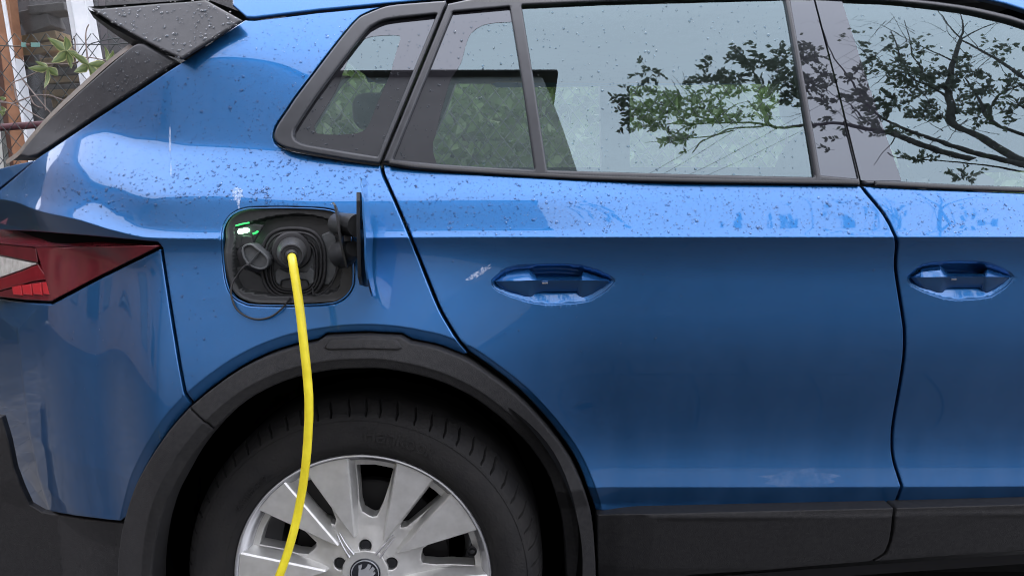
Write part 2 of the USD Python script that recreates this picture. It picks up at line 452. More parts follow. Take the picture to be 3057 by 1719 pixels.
def dense(poly, step=6.0, closed=True):
    p = np.asarray(poly, float)
    if closed:
        p = np.vstack([p, p[:1]])
    out = []
    for a, b in zip(p[:-1], p[1:]):
        n = max(1, int(np.ceil(np.linalg.norm(b - a) / step)))
        out.append(a + (b - a) * np.linspace(0, 1, n, endpoint=False)[:, None])
    return np.vstack(out + ([] if closed else [p[-1:]]))


def outline(poly, surf=skin):
    """a polygon of pixels as a shapely polygon in the car's x, z"""
    q = on(dense(poly), surf)
    g = Polygon(q[:, [0, 2]])
    return g if g.is_valid else g.buffer(0)


def biggest(g):
    return max(g.geoms, key=lambda k: k.area) if isinstance(g, MultiPolygon) else g


def nearest(line, q):
    return shapely.get_coordinates(shapely.shortest_line(line, shapely.points(q)))[::2].reshape(-1, 2)


def panel(shape, surf=skin, off=0.0, gap=.0054, r=.003, skirt=.014, res=.014, edge=.006, creases=(), flip=False, depth=None, along=None):
    """a sheet with the outline shape (x, z), lying on the surface, its rim rolled in over the radius r and closed by a skirt"""
    g = shape.buffer(-gap / 2, join_style=1) if gap else shape
    g = biggest(g).simplify(.0004)
    rings = [g.exterior, *g.interiors]
    pts, loops = [], []
    for ring in rings:
        n = max(8, int(ring.length / edge))
        k = np.array([ring.interpolate(s).coords[0] for s in np.linspace(0, ring.length, n, endpoint=False)])
        cor = np.array(ring.coords)[:-1]
        d1, d2 = cor - np.roll(cor, 1, 0), np.roll(cor, -1, 0) - cor
        ang = np.abs(np.arctan2(d1[:, 0] * d2[:, 1] - d1[:, 1] * d2[:, 0], (d1 * d2).sum(1)))
        cor = cor[ang > .35]
        if len(cor):
            s = np.concatenate([np.linspace(0, ring.length, n, endpoint=False), [ring.project(Point(c)) for c in cor]])
            s = np.unique(np.round(s, 5))
            s = s[np.concatenate([[True], np.diff(s) > edge * .12])]
            k = np.array([ring.interpolate(x).coords[0] for x in s])
        loops.append(k)
        pts.append(k)
    if r:
        for q in (.3, .65, 1.0):
            inner = g.buffer(-r * q, join_style=1)
            for h in (inner.geoms if isinstance(inner, MultiPolygon) else [inner]):
                for ring in ([h.exterior, *h.interiors] if not h.is_empty else []):
                    n = max(6, int(ring.length / edge))
                    pts.append(np.array([ring.interpolate(s).coords[0] for s in np.linspace(0, ring.length, n, endpoint=False)]))
    x0, z0, x1, z1 = g.bounds
    gx, gz = np.meshgrid(np.arange(x0, x1 + res, res), np.arange(z0, z1 + res, res))
    gx = gx + (np.arange(gx.shape[0]) % 2)[:, None] * res / 2
    extra = [np.stack([gx.ravel(), gz.ravel()], 1)]
    for c in creases:
        for o in (-.006, -.0035, -.0022, -.0014, -.0007, 0, .0007, .0014, .0022, .0035, .006):
            xs = np.arange(x0, x1, edge)
            extra.append(np.stack([xs, c(xs) + o], 1))
    if along is not None:
        for d_ in (.012, .017, .0205, .0228, .0243, .0252, .026, .027, .0295, .034):
            c_ = along.buffer(d_, quad_segs=16).boundary
            extra.append(np.array([c_.interpolate(q).coords[0] for q in np.arange(0, c_.length, edge * .9)]) if c_.geom_type == "LineString" else np.vstack([np.array([h.interpolate(q).coords[0] for q in np.arange(0, h.length, edge * .9)]) for h in c_.geoms]))
    extra = np.vstack(extra)
    core = g.buffer(-(r + .0012) if r else -.002)
    extra = extra[shapely.contains_xy(core, extra[:, 0], extra[:, 1])]
    p = np.vstack(pts + [extra])
    _, ui = np.unique(np.round(p, 5), axis=0, return_index=True)
    p = p[np.sort(ui)]
    tri = Delaunay(p).simplices
    c = p[tri].mean(1)
    tri = tri[shapely.contains_xy(g, c[:, 0], c[:, 1])]
    a = p[tri]
    ar = (a[:, 1, 0] - a[:, 0, 0]) * (a[:, 2, 1] - a[:, 0, 1]) - (a[:, 1, 1] - a[:, 0, 1]) * (a[:, 2, 0] - a[:, 0, 0])
    tri = tri[np.abs(ar) > 1e-10]
    ar = ar[np.abs(ar) > 1e-10]
    tri[ar < 0] = tri[ar < 0][:, ::-1]
    f = surf if depth is None else (lambda x, z: surf(x, z) + depth(x, z))
    y = f(p[:, 0], p[:, 1]) + off
    n = normal_of(f, p[:, 0], p[:, 1])
    if r:
        b = g.boundary
        d = shapely.distance(b, shapely.points(p))
        near = d < r * .999
        q = p[near]
        dd = d[near]
        foot = nearest(b, q)
        outw = foot - q
        L_ = np.linalg.norm(outw, axis=1)
        # on the rim itself the outward direction comes from the next ring in
        zero = L_ < 1e-7
        if zero.any():
            cen = g.buffer(-r * .5, join_style=1).boundary
            outw[zero] = q[zero] - nearest(cen, q[zero])
            L_[zero] = np.linalg.norm(outw[zero], axis=1)
        outw /= L_[:, None] + 1e-12
        k = np.clip((r - dd) / r, 0, .97)
        y[near] += r * (1 - np.sqrt(1 - k * k))
        o3 = np.stack([outw[:, 0], np.zeros(len(outw)), outw[:, 1]], 1)
        nn = n[near] * np.sqrt(1 - k * k)[:, None] + o3 * k[:, None]
        n[near] = nn / np.linalg.norm(nn, axis=1, keepdims=True)
    v = np.stack([p[:, 0], y, p[:, 1]], 1)
    parts = [(v, tri, n)]
    if skirt:
        for k in loops:
            yk = f(k[:, 0], k[:, 1]) + off + (r * .757 if r else 0)
            m = len(k)
            tng = np.roll(k, -1, 0) - np.roll(k, 1, 0)
            o = np.stack([tng[:, 1], -tng[:, 0]], 1)
            o /= np.linalg.norm(o, axis=1, keepdims=True) + 1e-12
            test = k[0] + o[0] * 1e-4
            if shapely.contains_xy(g, *test):
                o = -o
            n3 = np.stack([o[:, 0], np.zeros(m), o[:, 1]], 1)
            va = np.stack([k[:, 0], yk, k[:, 1]], 1)
            vb = va + [0, skirt, 0]
            i = np.arange(m)
            j = (i + 1) % m
            parts.append((np.vstack([va, vb]), np.vstack([np.stack([i, j, j + m], 1), np.stack([i, j + m, i + m], 1)]), np.vstack([n3, n3])))
    return join3(parts)


def extruded(pts2, frame, d0, d1, taper=0.0):
    """a flat outline (n, 2) through frame(u, v, w) -> world, from w = d0 to w = d1"""
    g = Polygon(pts2)
    m = trimesh.creation.extrude_polygon(g, abs(d1 - d0), engine="earcut")
    v = np.array(m.vertices)
    v[:, 2] += min(d0, d1)
    return frame(v), np.array(m.faces)


def lathe(prof, frame, n=96, a0=0.0):
    """profile (r, w) turned about the w axis"""
    prof = np.asarray(prof, float)
    a = np.linspace(0, 2 * np.pi, n, endpoint=False) + a0
    v = np.stack([prof[:, 0][None] * np.cos(a)[:, None], prof[:, 0][None] * np.sin(a)[:, None], np.broadcast_to(prof[:, 1], (n, len(prof)))], -1).reshape(-1, 3)
    m = len(prof)
    i, j = np.meshgrid(np.arange(n), np.arange(m - 1), indexing="ij")
    i2 = (i + 1) % n
    f = np.stack([i * m + j, i2 * m + j, i2 * m + j + 1, i * m + j + 1], -1).reshape(-1, 4)
    f = np.vstack([f[:, [0, 1, 2]], f[:, [0, 2, 3]]])
    return frame(v), f

# ---------------------------------------------------------------- the parked car (outlines read off at the depth of its skin)
car = thing("parked_car", "wet blue five-door car parked side-on with its charge flap open and cable plugged in", "car", (-.31, .9, -.04))
ZC = lambda x: ZC_X(np.clip(x, -1.6, 3))
SILLZ = lambda x: np.full_like(np.asarray(x, float), 1.043 - .549)

def bumper_shape(x, z):
    """the bumper's raised corner ridge: the skin breaks back a little to the left of the ridge line"""
    xr = np.interp(z, [.30, .44, .62, .80, .88], [-1.10, -1.135, -1.155, -1.165, -1.03])
    d = np.maximum(0, xr - np.asarray(x, float))
    low = np.interp(z, [.36, .43, .55, .9], [.030, .016, .004, 0])
    return .12 * d * smooth(0, .03, d) + low



def skin_b(x, z):
    return skin(x, z) + bumper_shape(x, z)


# curves of pixels
shut_front = spline([(2570, 552), (2588, 577), (2640, 640), (2667, 690), (2678, 724), (2674, 786), (2679, 835), (2695, 940), (2701, 990), (2699, 1068), (2683, 1170), (2665, 1282), (2667, 1365), (2693, 1451)], 4)
shut_front = np.vstack([shut_front, [(2672, 1509)]])
shut_rear = np.vstack([spline([(1139, 486), (1142, 512), (1152, 540), (1187, 617), (1246, 759), (1305, 905), (1335, 962), (1368, 1015), (1400, 1056)], 5)])
door_arch = spline([(1400, 1056), (1471, 1106), (1540, 1160), (1602, 1222), (1655, 1283), (1700, 1345), (1730, 1400), (1752, 1460), (1768, 1502), (1778, 1530)], 4)
belt = spline([(1139, 486), (1265, 505), (1500, 522), (1760, 536), (2100, 545), (2400, 549), (2570, 552), (2760, 562), (3057, 574), (3300, 584), (3700, 600), (4080, 618)], 5)
belt_l, belt_r = belt[belt[:, 0] < 2570], belt[belt[:, 0] > 2570]
sill_top = np.array([(1778, 1529), (2000, 1525), (2300, 1519), (2672, 1511)])
bumper_line = spline([(482, 740), (490, 795), (500, 860), (516, 960), (533, 1065), (552, 1169), (570, 1212)], 4)
arch_out_l = spline([(570, 1212), (520, 1267), (475, 1329), (440, 1385), (409, 1445), (385, 1515), (368, 1580), (359, 1650), (355, 1719), (353, 1830)], 4)
arch_out_r = np.vstack([spline([(570, 1212), (637, 1156), (712, 1104), (790, 1064), (870, 1036), (945, 1020)], 4), [(973, 1001), (1090, 996), (1198, 1001), (1226, 1019)],
                        spline([(1240, 1022), (1300, 1034), (1350, 1052), (1400, 1074), (1471, 1122), (1543, 1178), (1605, 1240), (1661, 1306), (1703, 1368), (1732, 1428), (1755, 1490), (1768, 1545), (1776, 1640), (1779, 1719), (1781, 1830)], 4)])
arch_in = spline([(449, 1830), (450, 1719), (456, 1650), (469, 1578), (490, 1510), (522, 1446), (565, 1372), (617, 1305), (673, 1248), (736, 1198), (795, 1164), (854, 1139), (930, 1118), (1009, 1106), (1075, 1103), (1139, 1104), (1225, 1118), (1305, 1140), (1367, 1166),
                  (1424, 1198), (1498, 1254), (1566, 1319), (1607, 1372), (1638, 1424), (1660, 1485), (1675, 1545), (1686, 1630), (1691, 1719), (1693, 1830)], 3)
lamp_top = spline([(-60, 684), (0, 689), (100, 694), (193, 701), (330, 713), (469, 726)], 4)
lamp_low = np.array([(480, 738), (300, 827), (155, 905), (70, 899), (0, 891), (-60, 886)])
fin_low = np.array([(735, 55), (640, 118), (538, 186), (330, 323), (112, 470)])
roof_line = np.array([(733, 58), (760, 59), (950, 36), (1150, 17), (1330, 1), (1420, -10)])
dlo_out = np.vstack([[(1420, -14), (1334, 2), (1240, 9)], spline([(1190, 13), (1148, 20), (1102, 38), (1070, 55), (1035, 93), (993, 146), (915, 249), (880, 295), (853, 336), (832, 366), (821, 388), (818, 411), (829, 431), (861, 446), (920, 459), (993, 472), (1060, 483), (1139, 493)], 4)])
port_px = np.array([(664, 716), (667, 683), (680, 655), (700, 637), (724, 627), (760, 622), (870, 621), (970, 626), (1010, 639), (1034, 662), (1046, 695), (1052, 760), (1054, 836), (1048, 862), (1032, 884), (1008, 900), (975, 907), (868, 912), (758, 910), (726, 902), (702, 889), (685, 866), (674, 830), (667, 770)])
port_px = np.vstack([spline(np.vstack([port_px, port_px[:1]]), 4)[:-1]])
handle_px = [(1473, 838), (1490, 824), (1509, 808), (1546, 798), (1600, 795), (1652, 793), (1730, 797), (1778, 810), (1805, 822), (1827, 835), (1825, 845), (1804, 866), (1782, 880), (1759, 893), (1725, 899), (1691, 902), (1650, 904), (1619, 903), (1580, 896), (1520, 877), (1484, 860), (1474, 848)]
handle_px = spline(np.array(handle_px + handle_px[:1], float), 3)[:-1]
SHIFT2 = lambda p: np.stack([2716 + (np.asarray(p, float)[:, 0] - 1473) * .858, (np.asarray(p, float)[:, 1] - 845) * .96 + 834], 1)

G_port = outline(port_px)
G_handle, G_handle2 = outline(handle_px), outline(SHIFT2(handle_px))
G_quarter = outline(np.vstack([roof_line[:-1], dlo_out[1:-1], shut_rear[1:], arch_out_r[(arch_out_r[:, 0] < 1398)][::-1], bumper_line[::-1], lamp_top[::-1], [(-60, 612), (0, 565)], fin_low[::-1]])).difference(G_port)
G_door = outline(np.vstack([belt_l, shut_front, sill_top[::-1], door_arch[::-1], shut_rear[::-1][1:-1]])).difference(G_handle)
front_edge = np.vstack([shut_front, [(2672, 1511)]])
fender_cut = spline([(4080, 618), (4120, 800), (4130, 1000), (4090, 1250), (4060, 1462)], 5)
G_front = outline(np.vstack([belt_r, fender_cut[1:], [(3300, 1494), (3057, 1499), (2680, 1510)], shut_front[::-1]])).difference(G_handle2)
G_wing = outline(np.vstack([fender_cut, [(4400, 1470), (4700, 1480), (4700, 660), (4400, 632)]]))
G_bumper = outline(np.vstack([lamp_low, [(-60, 1232), (0, 1239), (23, 1313), (40, 1397), (62, 1455), (85, 1503), (121, 1524), (230, 1543), (362, 1559)], arch_out_l[(arch_out_l[:, 1] < 1555)][::-1], bumper_line[::-1]]), skin_b)
AL = LineString(on(dense(np.vstack([arch_out_l[::-1], arch_out_r[1:][arch_out_r[1:, 0] < 940], spline([(945, 1020), (1020, 1010), (1090, 1007), (1160, 1010), (1226, 1019)], 3), arch_out_r[arch_out_r[:, 0] > 1236]]), 6, False))[:, [0, 2]])


def arch_flange(x, z):
    """the painted panels bend in towards the arch cladding over the last few centimetres"""
    x, z = np.asarray(x, float), np.asarray(z, float)
    d = shapely.distance(AL, shapely.points(np.stack([x.ravel(), z.ravel()], 1))).reshape(x.shape)
    k = np.maximum(0, .026 - d)
    return .50 * k * smooth(0, .004, k)



quarter = obj("rear_quarter_panel", panel(G_quarter, res=.009, creases=[ZC], gap=.0048, depth=arch_flange, along=AL), "blue_paint", car)
door = obj("rear_door", panel(G_door, res=.010, creases=[ZC, SILLZ], depth=arch_flange, along=AL), "blue_paint", car)
front = obj("front_door", panel(G_front, res=.012, creases=[ZC, SILLZ]), "blue_paint", car)
obj("front_wing", panel(G_wing, res=.014, creases=[ZC]), "blue_paint", car)


bumper = obj("rear_bumper", panel(G_bumper, skin_b, res=.010, depth=arch_flange, along=AL), "blue_paint", car)
obj("tailgate_edge", panel(outline([(112, 475), (0, 561), (-60, 606), (-60, 520), (0, 500), (50, 487)]), off=.002, res=.012), "blue_paint", car)
obj("roof_panel", panel(outline(np.vstack([roof_line, [(1420, -48), (760, -48), (690, -20), (690, 20)]])[:]), off=-.003, res=.012, r=.006), "blue_paint", car)
obj("front_roof_rail", panel(outline([(2700, -18), (2850, -8), (2905, 1), (2990, 21), (3057, 43), (3300, 130), (3700, 310), (4060, 560), (4080, 520), (3700, 240), (3300, 50), (3057, -30), (2850, -48), (2700, -48)], green), green, off=-.014, res=.014, r=.006), "blue_paint", car)

# underlay that makes the gaps dark, and the closed-off inside of the car
G_under = unary_union([outline(np.vstack([[(-60, 560)], fin_low[::-1][:-1], dlo_out[2:], belt[1:], [(4600, 640), (4600, 1520), (3300, 1640), (2500, 1690), (1760, 1720)], arch_out_r[::-1][8:], arch_out_l[:-4], [(100, 1480), (40, 1390), (-60, 1200)]]), skin_b)])
G_under = biggest(G_under.difference(G_port.buffer(.004)).difference(G_handle.buffer(.004)).difference(G_handle2.buffer(.004)))
obj("body_shell", panel(G_under, off=.0165, gap=.012, r=0, skirt=.05, res=.02, depth=bumper_shape), "void_black", car)

# rear fin, spoiler, rear screen
G_fin = outline([(112, 466), (85, 474), (55, 468), (80, 430), (150, 352), (240, 268), (330, 188), (396, 134), (412, 127), (428, 127), (536, 186)][0:11])
obj("rear_fin", panel(G_fin, off=-.002, r=.006, res=.012, skirt=.03), "spoiler_plastic", car)


def spoiler_surf(x, z):
    """flat upper flank of the spoiler, leaning in to the car"""
    return skin(-.62, 1.455) + (np.asarray(x) + .62) * -.30 + np.tan(math.radians(43)) * (np.asarray(z) - 1.46) - .012


sp_top = np.array([(262, 21), (300, 23), (480, 7), (570, 1), (612, -4), (728, 60), (700, 80), (538, 181), (482, 155), (428, 128), (330, 72), (270, 33)])
G_sp = outline(sp_top, spoiler_surf)
sp = obj("spoiler", panel(G_sp, spoiler_surf, r=.007, res=.012, skirt=.004), "spoiler_plastic", car)
G_sp2 = outline([(612, -4), (735, 54), (728, 60), (575, -60), (480, 7)], spoiler_surf)
a, b, c = on([(263, 24), (425, 130), (538, 184)], spoiler_surf)
lip = on([(262, 22), (275, 42), (330, 80), (400, 118), (428, 129)], spoiler_surf, .004)
und = np.array([at(*q, y) for q, y in (((264, 30), .36), ((280, 55), .36), ((330, 94), .33), ((385, 130), .29), ((398, 139), .27))])
far = lip + [.06, 1.0, .03]
obj("spoiler_underside", [(np.vstack([lip, und]), np.array([(i, i + 1, 6 + i, 5 + i) for i in range(4)])), (np.vstack([und, und + [.16, .9, .0]]), np.array([(i, i + 1, 6 + i, 5 + i) for i in range(4)]))], "spoiler_plastic", car, smooth=30)
obj("spoiler_top", (np.vstack([on([(262, 21), (480, 7), (612, -4)], spoiler_surf, .003), on([(262, 21), (480, 7), (612, -4)], spoiler_surf, .003) + [.1, 1.0, .05]]), np.array([(0, 1, 4, 3), (1, 2, 5, 4)])), "spoiler_plastic", car)
edge = on(spline([(20, 492), (60, 462), (100, 412), (160, 346), (250, 262), (330, 190), (398, 138)], 5), skin, .006)
scr = np.vstack([edge, edge + [-.035, .05, .012], edge + [-.075, .35, .02], edge + [-.085, .8, .02]])
m_ = len(edge)
obj("rear_screen", (scr, np.array([(k * m_ + i, k * m_ + i + 1, (k + 1) * m_ + i + 1, (k + 1) * m_ + i) for k in range(3) for i in range(m_ - 1)])), "screen_reflected_brown", car, smooth=True)

# arch cladding, bumper valance, sill
ARCH_C = np.array([-.306, .36])


AI = LineString(on(dense(arch_in, 6, False))[:, [0, 2]])


def arch_depth(x, z):
    """flat outer band, then a bevel that turns in to the wheel housing"""
    x = np.asarray(x, float)
    d = shapely.distance(AI, shapely.points(np.stack([x.ravel(), np.asarray(z, float).ravel()], 1))).reshape(x.shape)
    k = np.maximum(0, .024 - d)
    return -.006 + .62 * k * smooth(0, .006, k)


cut = 570
gl = outline(np.vstack([arch_out_l, arch_in[(arch_in[:, 1] > 1270) & (arch_in[:, 0] < 640)], [(622, 1300 - 38)]]))
gr = outline(np.vstack([arch_out_r, arch_in[(arch_in[:, 0] > 622)][::-1], [(622, 1262)]]))
cl = obj("arch_cladding", panel(gr, off=-.003, depth=arch_depth, along=AI, gap=.002, r=.004, res=.010, skirt=.06), "black_plastic", car)
obj("arch_cladding", panel(gl, off=-.003, depth=arch_depth, along=AI, gap=.002, r=.004, res=.010, skirt=.06), "black_plastic", car)
obj("badge_plate", panel(outline([(972, 1035), (985, 1013), (1004, 1007), (1090, 1004), (1175, 1007), (1190, 1013), (1204, 1035), (1190, 1041), (1090, 1038), (985, 1041)]), off=-.0125, gap=0, r=.004, skirt=.012, res=.01), "black_plastic", cl)
valance = np.vstack([[(-60, 1238), (0, 1246), (21, 1316), (38, 1400), (60, 1458), (83, 1508), (121, 1530), (230, 1549), (366, 1565)], arch_out_l[(arch_out_l[:, 1] > 1565)], [(353, 2100), (-60, 2100)]])
def skin_v(x, z):
    """the lower valance: it turns the rear corner less sharply than the painted bumper"""
    x = np.asarray(x, float)
    return skin_b(np.maximum(x, -1.08), z) + .42 * np.maximum(0, -1.08 - x)


obj("bumper_valance", panel(outline(valance, skin_v), skin_v, off=.004, gap=.001, r=.004, res=.014), "black_plastic", car)


def sill_depth(x, z):
    x, z = np.asarray(x, float), np.asarray(z, float)
    zb = np.interp(x, [.17, .24, .31, .37, 1.3], [.492, .455, .437, .435, .442])
    d = zb - z
    base = -.012 - .022 * smooth(.500, .488, z) - np.clip(.494 - z, 0, .2) * .16
    return base + np.where(d > 0, np.tan(math.radians(27)) * d * smooth(0, .006, d), 0)


def sill_surf(x, z):
    return skin(x, z) + sill_depth(x, z)


def sill_piece(pts, name="sill_cladding"):
    return obj(name, panel(outline(pts, sill_surf), sill_surf, gap=.006, r=.003, res=.009, skirt=.05), "black_plastic", car)


sill_cut = spline([(2672, 1513), (2668, 1550), (2664, 1587), (2657, 1620), (2643, 1650), (2624, 1664), (2598, 1678)], 3)
sill_piece(np.vstack([[(1779, 1533), (2200, 1524), (2672, 1513)], sill_cut[1:], [(2300, 1703), (2069, 1718), (1900, 1745), (1780, 1760)]]))
sill_piece(np.vstack([[(2674, 1513), (3057, 1502), (3300, 1496), (4060, 1470), (4060, 1580), (3300, 1630), (3057, 1647), (2800, 1664), (2600, 1679)], sill_cut[::-1][1:-1]]))
lo_s = [at(*q, .16) for q in ((1700, 1790), (2069, 1724), (2600, 1685), (3057, 1653), (4060, 1586))]
obj("underbody_edge", (np.array([p for q in lo_s for p in (q, q + [0, .02, -.035], q + [0, .4, -.04])]), np.array([(3 * i + k, 3 * i + 3 + k, 3 * i + 4 + k, 3 * i + 1 + k) for i in range(4) for k in (0, 1)])), "underbody_grey", car)

# tail lamp
lamp = UsdGeom.Xform.Define(stage, path_of("tail_lamp", car)).GetPrim()
lt = np.vstack([lamp_top[::-1][0:1] + [8, 5], lamp_top[::-1]])
ridge = np.array([(-60, 720), (0, 727), (55, 733), (108, 738), (300, 734), (476, 730)])
U = lambda p, off: on(p, skin, off)
ltop = U(dense(lamp_top[:-1], 20, False), .020)
ridp = np.array([np.interp(ltop[:, 0], U(ridge, -.004)[:, 0], U(ridge, -.004)[:, k]) for k in range(3)]).T
ridp[:, 0] = ltop[:, 0]
n_ = len(ltop)
obj("upper_lens", (np.vstack([ltop + [0, .03, .002], ridp]), np.array([(i, i + 1, n_ + i + 1, n_ + i) for i in range(n_ - 1)])), "lamp_dark_red", lamp)
obj("side_lens", panel(outline([(108, 738), (300, 734), (476, 730), (478, 737), (300, 824), (156, 900), (132, 815)]), off=-.004, gap=.002, r=.002, res=.012), "lamp_dark_red", lamp)
obj("rear_lens", panel(outline([(-60, 722), (0, 727), (55, 733), (107, 738), (114, 785), (60, 775), (0, 762), (-60, 752)]), off=-.001, gap=.001, r=.002, res=.012), "lamp_dark_red", lamp)
obj("reversing_lens", panel(outline([(-60, 753), (0, 764), (60, 776), (113, 787), (60, 808), (0, 829), (-60, 850)]), off=.002, gap=.001, r=.002, res=.012), "lamp_clear", lamp, label="clear reversing lens")
obj("brake_lens", panel(outline([(113, 789), (131, 816), (142, 835), (100, 840), (0, 868), (-60, 880), (-60, 852), (0, 831), (60, 810)]), off=.0, gap=.001, r=.002, res=.012), "lamp_red", lamp)
for i in range(4):
    x0, x1 = 34 + i * 30, 62 + i * 30
    obj("indicator_block", panel(outline([(x0, 855 - i * 4), (x1, 851 - i * 4), (x1 + 4, 883 - i * .5), (x0 + 5, 880 - i * .5)]), off=.0, gap=.001, r=.002, res=.012), "lamp_bright_red", lamp)
obj("lower_lens", panel(outline([(142, 837), (155, 901), (70, 896), (0, 888), (-60, 884), (-60, 881), (0, 869), (100, 841)]), off=.003, gap=.001, r=.002, res=.012), "lamp_dark_red", lamp)

# ---------------------------------------------------------------- window frames and glass
q_in = np.vstack([[(1301, 46), (1240, 53)], spline([(1190, 58), (1148, 65), (1117, 79), (1094, 98), (1040, 166), (970, 259), (930, 315), (892, 374), (881, 395), (882, 410), (894, 421), (923, 431), (1020, 448), (1127, 465)], 4)])
d_fix = np.array([(1354, 40), (1519, 25), (1556, 250), (1592, 504), (1440, 496), (1303, 487), (1178, 474)])
d_win = np.array([(1560, 20), (1800, 9), (2060, 2), (2337, -6), (2350, 60), (2426, 526), (2100, 519), (1738, 508), (1636, 506), (1590, 200)])
f_top = spline([(2512, 2), (2600, 5), (2700, 12), (2860, 32), (2960, 54), (3057, 81), (3300, 175), (3600, 330), (3900, 515), (3960, 575)], 4)
f_low = np.array([(3955, 590), (3300, 566), (3057, 556), (2860, 549), (2694, 542)])
frame_top_r = spline([(2400, -14), (2600, -12), (2745, 0), (2820, 8), (2900, 21), (2990, 40), (3057, 61), (3300, 150), (3600, 300), (3900, 478), (4060, 590)], 4)
belt_off = belt + [0, 0]


def frame_surf(x, z):
    return np.minimum(green(x, z), skin(x, z) - .001)


bt = np.vstack([belt_l, [(2568, 553)]])
G_fr_q = outline(np.vstack([dlo_out[1:], [(1137, 489), (1334, 14)]]), green).difference(outline(q_in, green))
G_fr_d = outline(np.vstack([[(1336, 12), (1420, -6), (1800, -22), (2360, -40), (2430, -20), (2428, 0), (2500, 270), (2566, 536), (2568, 553)], belt_l[::-1][:-1], [(1141, 486)]]), green)
G_fr_d = G_fr_d.difference(outline(d_fix, green)).difference(outline(d_win, green))
G_app = outline([(2353, -10), (2428, -6), (2500, 270), (2564, 537), (2446, 526)], green)
G_app2 = outline([(2432, -6), (2512, -3), (2600, 270), (2693, 541), (2570, 539), (2504, 270)], green)
G_fr_d = biggest(G_fr_d.difference(G_app.buffer(-.0035)))
obj("window_frame", panel(G_fr_q, green, off=-.007, gap=.004, r=.005, res=.012, skirt=.022), "trim_satin", quarter)
obj("window_frame", panel(G_fr_d, green, off=-.007, gap=.004, r=.005, res=.012, skirt=.022), "trim_satin", door)
obj("pillar_trim", panel(G_app, green, off=.0005, gap=.001, r=0, skirt=.012, res=.014), "gloss_black", door)
obj("pillar_trim", panel(G_app2, green, off=.0005, gap=.001, r=0, skirt=.012, res=.014), "gloss_black", front)
G_fr_f = outline(np.vstack([[(2432, -20)], frame_top_r[1:], f_top[::-1][:-1], [(2512, 1), (2432, -3)]]), green)
obj("window_frame", panel(G_fr_f, green, off=-.007, gap=.004, r=.005, res=.012, skirt=.022), "trim_satin", front)
obj("belt_trim", panel(outline(np.vstack([[(2571, 536), (2694, 540)], f_low[::-1][1:], belt_r[::-1], [(2574, 554)]]), green), green, off=-.007, gap=.003, r=.005, res=.012, skirt=.022), "trim_satin", front)
lowtrim = np.vstack([belt_l[belt_l[:, 0] > 1150] + [0, 1], [(2560, 553)]])
obj("belt_seal", panel(outline(np.vstack([lowtrim, lowtrim[::-1] - [0, 13]]), green), green, off=-.011, gap=0, r=.0035, res=.01, skirt=.02), "rubber", door)
lt2 = belt_r[belt_r[:, 0] > 2575] + [0, 1]
obj("belt_seal", panel(outline(np.vstack([lt2, lt2[::-1] - [0, 13]]), green), green, off=-.011, gap=0, r=.0035, res=.01, skirt=.02), "rubber", front)
# bevelled inner edge of the rear side window
GLASS = dict(gap=-.006, r=0, skirt=0, res=.02)
obj("side_window", panel(outline(q_in, green), green, off=.006, **GLASS), "window_glass", quarter)
obj("fixed_window", panel(outline(d_fix, green), green, off=.003, **GLASS), "window_glass", door)
obj("door_window", panel(outline(d_win, green), green, off=.003, **GLASS), "window_glass", door)
obj("door_window", panel(outline(np.vstack([f_top, f_low]), green), green, off=.003, **GLASS), "window_glass", front)
# dark printed borders just inside the glass
clear_q = spline([(1192, 106), (1170, 104), (1110, 108), (1083, 118), (1060, 135), (1040, 170), (1005, 262), (975, 315), (940, 370), (938, 390), (952, 400), (1010, 402), (1075, 395), (1100, 370), (1128, 300), (1160, 230), (1180, 160), (1194, 116)], 4)
obj("window_border", panel(outline(q_in, green).buffer(.003).difference(outline(clear_q, green)), green, off=.0052, gap=0, r=0, skirt=0, res=.02), "frit_black", quarter)
clear_d = np.vstack([[(1700, 40), (1526, 66)], spline([(1480, 68), (1440, 76), (1408, 98), (1392, 130), (1375, 190), (1345, 240), (1318, 330), (1300, 400), (1292, 430), (1294, 460), (1303, 489)], 4), [(1700, 520)]])
obj("window_border", panel(outline(d_fix, green).buffer(.003).difference(outline(clear_d, green)), green, off=.0022, gap=0, r=0, skirt=0, res=.02), "frit_black", door)

# ---------------------------------------------------------------- inside and far side of the car
FARY = 1.70
q3 = lambda px, y=FARY: (lambda p: (p[0], p[2]))(at(px[0], px[1], y))
far_out = Polygon([(-1.3, .95), (2.0, .95), (2.0, 1.16), (1.3, 1.56), (-.9, 1.58)])
holes = [spline(np.array([(930, 385), (1000, 268), (1042, 225), (1100, 218), (1160, 228), (1120, 300), (1085, 390), (1000, 405), (930, 398), (930, 385)], float), 3),
         [(1288, 500), (1285, 430), (1330, 330), (1368, 224), (1790, 218), (1797, 500)], [(1880, 230), (2330, 226), (2390, 300), (2440, 500), (1880, 500)], [(2560, 250), (2700, 300), (2860, 420), (2990, 500), (2600, 500)]]
fh = [Polygon([q3(p) for p in h]) for h in holes]
far_g = far_out.difference(unary_union([h.buffer(0) for h in fh]))
FLAT = lambda x, z: np.full_like(np.asarray(x, float), FARY)
obj("far_side_body", panel(far_g, FLAT, gap=0, r=0, skirt=.06, res=.08, edge=.03), "interior_black", car)
for h in fh:
    obj("far_window", panel(h.buffer(.01), FLAT, off=.05, gap=0, r=0, skirt=0, res=.1, edge=.03), "far_glass", car)
obj("headliner", box([-.55, .32, 1.545], [1.15, FARY, 1.56]), "interior_grey", car)
obj("parcel_floor", box([-.80, .30, .80], [2.0, FARY, .83]), "interior_black", car)
rows_ = [on(np.stack([np.linspace(720, 1400, 12), np.full(12, -46.0)], 1)), on(np.stack([np.linspace(1440, 2990, 24), np.linspace(-24, -40, 24)], 1), green)]
edge_ = np.vstack(rows_)
